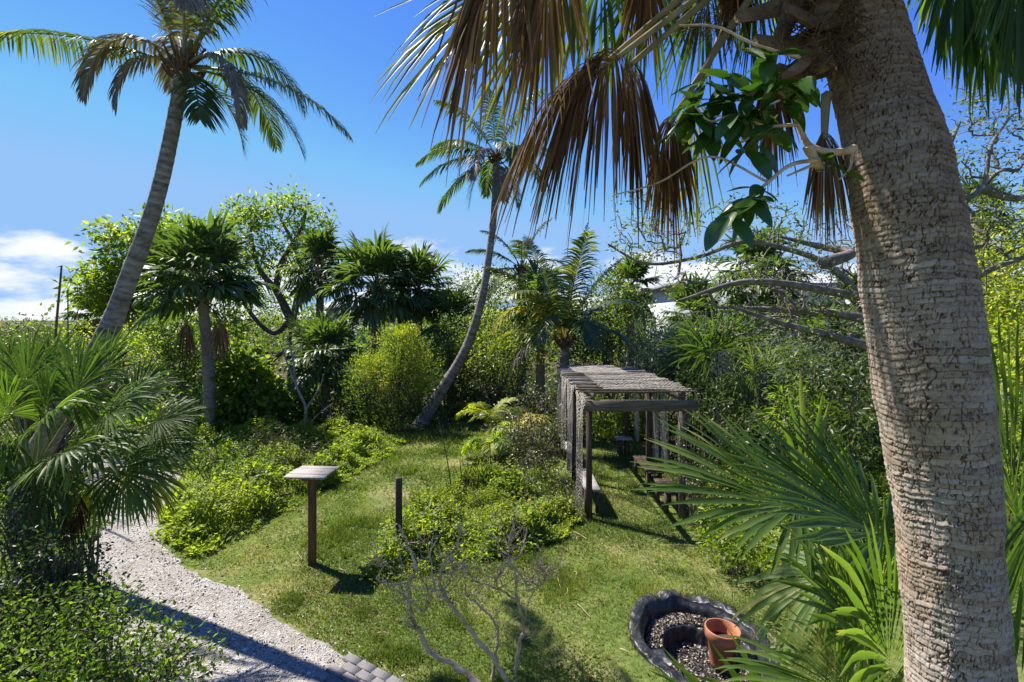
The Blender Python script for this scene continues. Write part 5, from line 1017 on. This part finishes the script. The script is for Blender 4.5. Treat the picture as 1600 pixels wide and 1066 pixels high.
def pond():
    th = thing('lined_pit', 'sunken pit edged with crumpled black plastic liner on the lawn', 'pit', A(POND_C[0], POND_C[1], 0))
    na, prof = 220, [(1.13, -.04), (1.11, .002), (1.06, .010), (1.0, .014), (.945, .014), (.925, -.01), (.885, -.06), (.87, -.13), (.84, -.155), (.74, -.15), (.63, -.14), (.575, -.145), (.55, -.19), (.535, -.26), (.51, -.33), (.4, -.34), (.2, -.33), (.02, -.33)]
    pr = smooth_path([[a, b, 0] for a, b in prof], 90)[:, :2]; a = np.arange(na) / na * 2 * math.pi; Sg, Ag = np.meshgrid(np.arange(90), a, indexing='ij')
    cx, cy = np.cos(Ag), np.sin(Ag); s = pr[:, 0][:, None]; zz = pr[:, 1][:, None] + 0 * cx; lip = np.exp(-((s - 1.06) / .14) ** 2)
    rid = lambda q: 1 - np.abs(q - .5) * 4
    wr = np.clip(rid(fbm(cx * 3.2 + s * 2.0, cy * 3.2 - s, 2)), -.4, 1) * .035 + np.clip(rid(fbm(cx * 8 + s * 3 + 20, cy * 8 + s, 2)), -.4, 1) * .016
    out = s * (1 + .09 * (fbm(cx * 1.7 + 5, cy * 1.7) - .5) * 2 + .02 * np.sin(5 * Ag) + .05 * (fbm(cx * 6 + 2, cy * 6, 2) - .5)); rr = out + lip * wr * .5
    fold = np.clip(fbm(cx * 11 + cy * 3, cy * 11 + s * 2, 2) - .5, 0, 1) * .03; zz = zz + lip * wr + lip * fold + (1 - lip) * (fbm(cx * s * 9, cy * s * 9) - .5) * .035 + lip * .07 * (fbm(cx * 2 + 1, cy * 2 + 8) - .4)
    V = np.stack([POND_C[0] + cx * rr * POND_R[0], POND_C[1] + cy * rr * POND_R[1], zz], -1)
    i = np.arange(89)[:, None] * na; j = np.arange(na)[None]; k = (j + 1) % na; f = np.stack([i + j, i + na + j, i + na + k, i + k], -1).reshape(-1, 4)
    m, nt, N, L = new_mat('black_liner'); tc = N('ShaderNodeTexCoord'); nz = N('ShaderNodeTexNoise'); nz.inputs['Scale'].default_value = 7; nz.inputs['Detail'].default_value = 6; L(tc.outputs['Object'], nz.inputs['Vector'])
    r = ramp(N, [(.4, (.008, .009, .011)), (.62, (.022, .024, .028)), (.8, (.10, .09, .075))]); L(nz.outputs[0], r.inputs[0]); pb = N('ShaderNodeBsdfPrincipled'); L(r.outputs[0], pb.inputs['Base Color']); pb.inputs['Roughness'].default_value = .46; pb.inputs['Specular IOR Level'].default_value = .5
    n2 = N('ShaderNodeTexNoise'); n2.inputs['Scale'].default_value = 7; n2.inputs['Detail'].default_value = 3; n2.inputs['Distortion'].default_value = 1.2; L(tc.outputs['Object'], n2.inputs['Vector']); bp = N('ShaderNodeBump'); bp.inputs['Strength'].default_value = .7; bp.inputs['Distance'].default_value = .03; L(n2.outputs[0], bp.inputs['Height']); L(bp.outputs[0], pb.inputs['Normal'])
    o = N('ShaderNodeOutputMaterial'); L(pb.outputs[0], o.inputs[0])
    mb = MB(); mb.add(V.reshape(-1, 3), f); mb.build('liner', m, th)
    # shell mulch on the ledge and floor
    k = 9000; an = rand(0, 6.283, k); q = np.concatenate([rand(.60, .84, k * 2 // 3), np.sqrt(rand(0, .25, k - k * 2 // 3))]); keep = ((q > .58) & (fbm(np.cos(an) * 2 + 3, np.sin(an) * 2) > .36)) | ((q < .5) & (rng.random(k) < .45)); an = an[keep]; q = q[keep]; k = len(q)
    c = np.stack([POND_C[0] + np.cos(an) * q * POND_R[0], POND_C[1] + np.sin(an) * q * POND_R[1], np.where(q > .55, -.128, -.318) + rand(-.012, .016, k)], 1); sz = rand(.006, .022, k)[:, None]
    a_ = nrm(unit(k) * [1, 1, .4]); b_ = nrm(np.cross(a_, unit(k))); v = np.stack([c + a_ * sz, c + b_ * sz * .6, c - a_ * sz * .9, c - b_ * sz * .6], 1).reshape(-1, 3); mb = MB(); mb.add(v, np.arange(k)[:, None] * 4 + [0, 1, 2, 3], np.repeat(rng.random(k), 4))
    tag(mb.build('mulch', rough_mat('mulch', [(.15, (.04, .028, .018)), (.45, (.13, .10, .072)), (.8, (.36, .32, .265))], 40, tintmix=1.0, bump=.1), th), kind='stuff')
pond()
def pot():
    base = A(2.28, 5.60, -.27); th = thing('flower_pot', 'empty terracotta flower pot standing in the lined pit', 'pot', base)
    prof = [(0, 0), (.095, 0), (.108, .004), (.112, .02), (.152, .30), (.156, .302), (.176, .304), (.181, .31), (.187, .395), (.184, .405), (.176, .408), (.168, .402), (.163, .33), (.152, .30), (.14, .25)]
    na = 48; a = np.arange(na) / na * 2 * math.pi; V = np.array([[[r * math.cos(t), r * math.sin(t), z] for t in a] for r, z in prof]); tl = np.array([[1, 0, .05], [0, 1, -.03], [-.05, .03, 1]])
    V = V @ tl.T + base; n = len(prof); i = np.arange(n - 1)[:, None] * na; j = np.arange(na)[None]; k = (j + 1) % na; f = np.stack([i + j, i + k, i + na + k, i + na + j], -1).reshape(-1, 4)
    mb = MB(); mb.add(V.reshape(-1, 3), f); mb.build('body', rough_mat('terracotta', [(.25, (.24, .085, .04)), (.5, (.36, .135, .065)), (.8, (.46, .22, .13))], 7, bump=.15, bscale=60, rough=.8), th, smooth=True)
    R = np.linspace(.001, .148, 6); V = np.array([[[r * math.cos(t), r * math.sin(t), .27 + .012 * vnoise(r * 60 * math.cos(t) + 9, r * 60 * math.sin(t))] for t in a] for r in R]) @ tl.T + base
    i = np.arange(5)[:, None] * na; f = np.stack([i + j, i + na + j, i + na + k, i + k], -1).reshape(-1, 4); mb = MB(); mb.add(V.reshape(-1, 3), f); mb.build('soil', rough_mat('pot_soil', [(.3, (.03, .02, .014)), (.7, (.09, .06, .04))], 30), th)
pot()

# ------------------------------------------------------------------ houses behind the trees
def houses():
    wall = rough_mat('painted_wall', [(.3, (.42, .44, .45)), (.7, (.52, .54, .55))], 3, bump=.05); roofm = rough_mat('white_metal_roof', [(.3, (.46, .47, .48)), (.7, (.58, .59, .60))], 2, rough=.4, bump=.0, spec=.5)
    trim = rough_mat('grey_fascia', [(.3, (.20, .205, .21)), (.7, (.27, .275, .28))], 4, bump=.05); glass = rough_mat('window_glass', [(.3, (.02, .03, .04)), (.7, (.05, .06, .07))], 1, rough=.08, bump=0, spec=.8)
    def house(label, x0, x1, y0, y1, ez, rz, group='houses beyond the garden'):
        th = thing('house', label, 'house', A((x0 + x1) / 2, (y0 + y1) / 2, 0), group)
        mb = MB(); box(mb, A((x0 + x1) / 2, (y0 + y1) / 2, ez / 2 - .1), (x1 - x0 - 1.0, y1 - y0 - 1.0, ez + .1)); mb.build('wall', wall, th)
        ym = (y0 + y1) / 2; h = (y1 - y0) / 2; rx0, rx1 = x0 + h * .9, x1 - h * .9
        v = [A(x0, y0, ez), A(x1, y0, ez), A(x1, y1, ez), A(x0, y1, ez), A(rx0, ym, rz), A(rx1, ym, rz)]; mb = MB(); mb.add(v, [[0, 1, 5, 4], [2, 3, 4, 5]]); mb.add(v, [[3, 0, 4], [1, 2, 5]]); rf = mb.build('roof', roofm, th)
        nsm = int((x1 - x0) / .5)
        sb = MB()
        for i in range(1, nsm):
            x = x0 + (x1 - x0) * i / nsm; t = min(1, (x - x0) / (rx0 - x0), (x1 - x) / (x1 - rx1)); tube(sb, [A(x, y0, ez + .02), A(x, y0 + (ym - y0) * t, ez + (rz - ez) * t + .02)], .025, 4, cap=False)
        for i in range(1, int((y1 - y0) / .5)):
            y = y0 + .5 * i; t = min(1, (y - y0) / h, (y1 - y) / h); tube(sb, [A(x0, y, ez + .02), A(x0 + (rx0 - x0) * t, y, ez + (rz - ez) * t + .02)], .025, 4, cap=False)
        tag(sb.build('roof_seam', roofm, rf), kind='stuff')
        for (c, s) in ((A((x0 + x1) / 2, y0 - .02, ez - .14), (x1 - x0 + .04, .05, .26)), (A(x0 - .02, ym, ez - .14), (.05, y1 - y0 + .04, .26))):
            mb = MB(); box(mb, c, s); mb.build('fascia', trim, th)
        for i in range(int((x1 - x0 - 2) / 2.6)):
            x = x0 + 2 + i * 2.6
            for zb in ([1.6, ez - 1.5] if ez > 4.5 else [1.6]):
                mb = MB(); box(mb, A(x, y0 + .49, zb), (1.2, .06, 1.4)); w = mb.build('window', trim, th); mb = MB(); box(mb, A(x, y0 + .455, zb), (1.06, .02, 1.26)); mb.build('pane', glass, w)
    house('house with a white ribbed metal roof behind the tangle of branches', 9.6, 21, 31, 39, 5.75, 7.5)
    house('pale house glimpsed between the cabbage palms of the row', -13, -7.5, 34, 41, 4.4, 6.0)
houses()

# ------------------------------------------------------------------ weeds, ground cover and grass
def herbs(name, label, poly, dens, hmax, ll, lw, mat, tint=(.2, .9), edge=.45, stalk=.25, boost=None):
    pa = np.array(poly); x0, y0 = pa.min(0); x1, y1 = pa.max(0); n = int(dens * (x1 - x0) * (y1 - y0)); x = rand(x0, x1, n); y = rand(y0, y1, n)
    d = polydist(x, y, poly) * np.where(inpoly(x, y, poly), 1, -1) + (fbm(x * 2.2, y * 2.2) - .5) * .55; ok = (d > 0) & (rng.random(n) < np.clip((fbm(x * 1.9 + 3, y * 1.9 + 40) - .30) * 7, .12, 1)); x = x[ok]; y = y[ok]; d = d[ok]; n = len(x)
    hf = hmax * np.clip(d / edge, .18, 1) * (.12 + 1.9 * np.clip(fbm(x * 1.5 + 7, y * 1.5) - .22, 0, 1) * (.35 + 1.3 * fbm(x * 4.5, y * 4.5, 2)))
    z = gh(x, y) + hf * rng.random(n) ** .22; p = np.stack([x, y, z], 1)
    tilt = unit(n) * [1, 1, .3] + Z * rand(-.2, .9, n)[:, None]; t = rand(tint[0], tint[1], n) * .7 + .5 * (fbm(x * .9 + 31, y * .9 + 12) - .35) + .1
    mb = MB(); leaves(mb, p, tilt, Z + unit(n) * .6, ll * rand(.6, 1.4, n) * (pz := .55 + 1.3 * np.clip(fbm(x * 1.4 + 77, y * 1.4) * 1.6 - .35, 0, 1)), lw * rand(.6, 1.3, n) * pz, np.clip(t, 0, 1))
    m = int(n * stalk); i = rng.integers(0, n, m); b_ = np.stack([x[i], y[i], gh(x[i], y[i])], 1); leaves(mb, b_, Z + unit(m) * .35, unit(m), hf[i] * rand(.5, 1.05, m), lw * .3, np.clip(t[i], 0, 1), curl=.15)
    tag(mb.build(name, M[mat]), label, kind='stuff')
herbs('weeds', 'bright knee-high weeds on the bank between the path and the lawn', MOUND_L, 2300, .50, .062, .036, 'lime', tint=(-.1, .75), stalk=.1)
herbs('weeds', 'yellow-green weeds massed in the middle of the lawn', MOUND_C, 4300, .36, .046, .028, 'lime', tint=(-.1, .85), stalk=.07)
herbs('weeds', 'taller yellow-tipped weeds standing up through the middle of the lawn', MOUND_C, 420, .55, .06, .03, 'feathery', tint=(.1, .9), stalk=.9)
herbs('weeds', 'leafy ground cover round the fan palm by the pit', MOUND_R, 2200, .5, .07, .036, 'lime', tint=(0, .9), stalk=.1)
BACK = gp((300, 690), (420, 675), (560, 672), (640, 672), (640, 650), (520, 645), (400, 650), (280, 668))
herbs('weeds', 'strip of weeds under the sea grape and the brush', BACK, 700, .4, .08, .03, 'lime', tint=(-.1, .8))
UNDER = gp((1060, 700), (1100, 800), (1500, 900), (1900, 800), (1900, 640), (1300, 610), (1060, 640))
herbs('undergrowth', 'mixed low undergrowth below the gnarled tree', UNDER, 330, .55, .11, .045, 'mid', tint=(0, .9), stalk=.5)
UNDER2 = gp((0, 715), (230, 722), (290, 735), (330, 690), (300, 660), (160, 640), (-250, 640), (-250, 760))
herbs('undergrowth', 'mixed low undergrowth behind the overhanging fan leaves', UNDER2, 330, .5, .10, .04, 'mid', tint=(0, .9), stalk=.5)
UNDER3 = gp((-300, 760), (0, 722), (120, 748), (172, 772), (162, 800), (138, 850), (118, 900), (130, 980), (190, 1060), (-300, 1060))
herbs('undergrowth', 'leafy verge along the shaded side of the shell path', UNDER3, 900, .3, .07, .03, 'mid', tint=(0, .8), stalk=.5)
UNDER4 = [(-25, 17.6), (-3.2, 17.4), (-1.5, 18.2), (0.2, 17.2), (1, 14.5), (9, 14.5), (16, 13), (30, 20), (30, 28), (-30, 28)]
herbs('undergrowth', 'dim undergrowth between the palms of the thicket', UNDER4, 60, .7, .2, .08, 'dark', tint=(0, .9), stalk=.5)

def lawn():
    mb = MB()
    for (x0, x1, y0, y1, dens, hgt, w) in ((-4.2, 3.8, 4.4, 7.2, 6200, .044, .0050), (-5.2, 4, 7.2, 10, 3200, .052, .0072), (-6, 4, 10, 14, 1100, .075, .011), (-5, 4, 14, 18.4, 520, .085, .017)):
        n = int(dens * (x1 - x0) * (y1 - y0)); x = rand(x0, x1, n); y = rand(y0, y1, n)
        # only where the camera side of the lawn lies, off path, pavers, pit and weed beds
        ok = (np.abs(x) < y * 1.03 + .3)
        dp = polydist(x, y, PATH) * np.where(inpoly(x, y, PATH), -1, 1); ok &= dp > .10 * (fbm(x * 4, y * 4) - .3)
        ok &= ~in_pav(x, y) & (pond_s(x, y) > 1.02 + .22 * (fbm(x * 5, y * 5) - .5))
        pat = fbm(x * .8 + 3, y * .8 + 8); ok &= rng.random(n) < np.clip(2.1 - 2.6 * pat, .12, 1)
        x, y, pat = x[ok], y[ok], pat[ok]; n = len(x); p = np.stack([x, y, gh(x, y) - .004], 1)
        tall = 1 + 1.3 * (fbm(x * 1.7 + 20, y * 1.7, 3) > .66) + 1.8 * np.clip(1 - np.abs(pond_s(x, y) - 1.1) * 5, 0, 1) * (fbm(x * 7, y * 7, 2) > .45)
        L = hgt * rand(.5, 1.3, n) * tall; d = nrm(Z * rand(.45, 1.2, n)[:, None] + unit(n) * .75); s = nrm(np.cross(d, unit(n))) * w * rand(.7, 1.3, n)[:, None]
        v = np.stack([p + s, p - s, p + d * L[:, None]], 1).reshape(-1, 3)
        t = np.clip(rand(-.08, .50, n) + 1.7 * (pat - .52) + .9 * (fbm(x * 2.6, y * 2.6 + 50) - .45) + .25 * (rng.random(n) < .12), 0, 1)
        mb.add(v, np.arange(n)[:, None] * 3 + [0, 1, 2], np.repeat(t, 3))
    tag(mb.build('grass', M['grass']), 'patchy short lawn grass', kind='stuff')
lawn()

def litter():
    mb = MB(); n = 2600; x = rand(-5, 3.6, n); y = rand(4.4, 15, n); ok = (pond_s(x, y) > 1.1) & (rng.random(n) < .25 + .75 * (fbm(x * .9 + 60, y * .9) > .5)); x = x[ok]; y = y[ok]; n = len(x)
    d = unit(n) * [1, 1, .25]; leaves(mb, np.stack([x, y, gh(x, y) + rand(.02, .045, n)], 1), d, Z + unit(n) * .5, rand(.03, .075, n), rand(.014, .03, n), rng.random(n), curl=.3, fold=.5)
    tag(mb.build('leaf_litter', M['dead']), 'dry brown leaves scattered over the lawn and path', kind='stuff')
    tb = MB()
    for i in range(70):
        p = A(rand(-4.5, 3.4), rand(4.6, 13), 0); 
        if pond_s(p[0], p[1]) < 1.2: continue
        p[2] = float(gh(p[0], p[1])) + .03; a = rand(0, 6.28); q = p + A(math.cos(a), math.sin(a), 0) * rand(.1, .35); tube(tb, smooth_path([p, (p + q) / 2 + A(rand(-.03, .03), rand(-.03, .03), .015), q], 5), .004, 4)
    tag(tb.build('fallen_twigs', M['bark_dry']), 'thin fallen twigs lying about the lawn', kind='stuff')
litter()

def dry_stalks():
    mb = MB(); pa = np.array(MOUND_C)
    for i in range(150):
        x, y = rand(-2, 1.3), rand(7, 12.5)
        if not inpoly(np.array([x]), np.array([y]), MOUND_C)[0] or rng.random() > .35 + .5 * (x > -.6): continue
        p = A(x, y, float(gh(x, y))); d = nrm(A(rand(-.5, .5), rand(-.5, .5), 1)); L = rand(.35, .85); q = p + d * L; pts = smooth_path([p, (p + q) / 2 + rng.normal(0, .03, 3), q], 6); tube(mb, pts, np.linspace(.006, .002, 6), 4)
        for k in range(4): e = pts[2 + k % 4] + nrm(d + unit(1)[0]) * L * rand(.12, .35); tube(mb, [pts[2 + k % 4], e], [.0032, .0012], 4)
    tag(mb.build('dry_stalks', M['bark_brown']), 'dry brown weed stalks standing among the yellow-green weeds', kind='stuff')
dry_stalks()
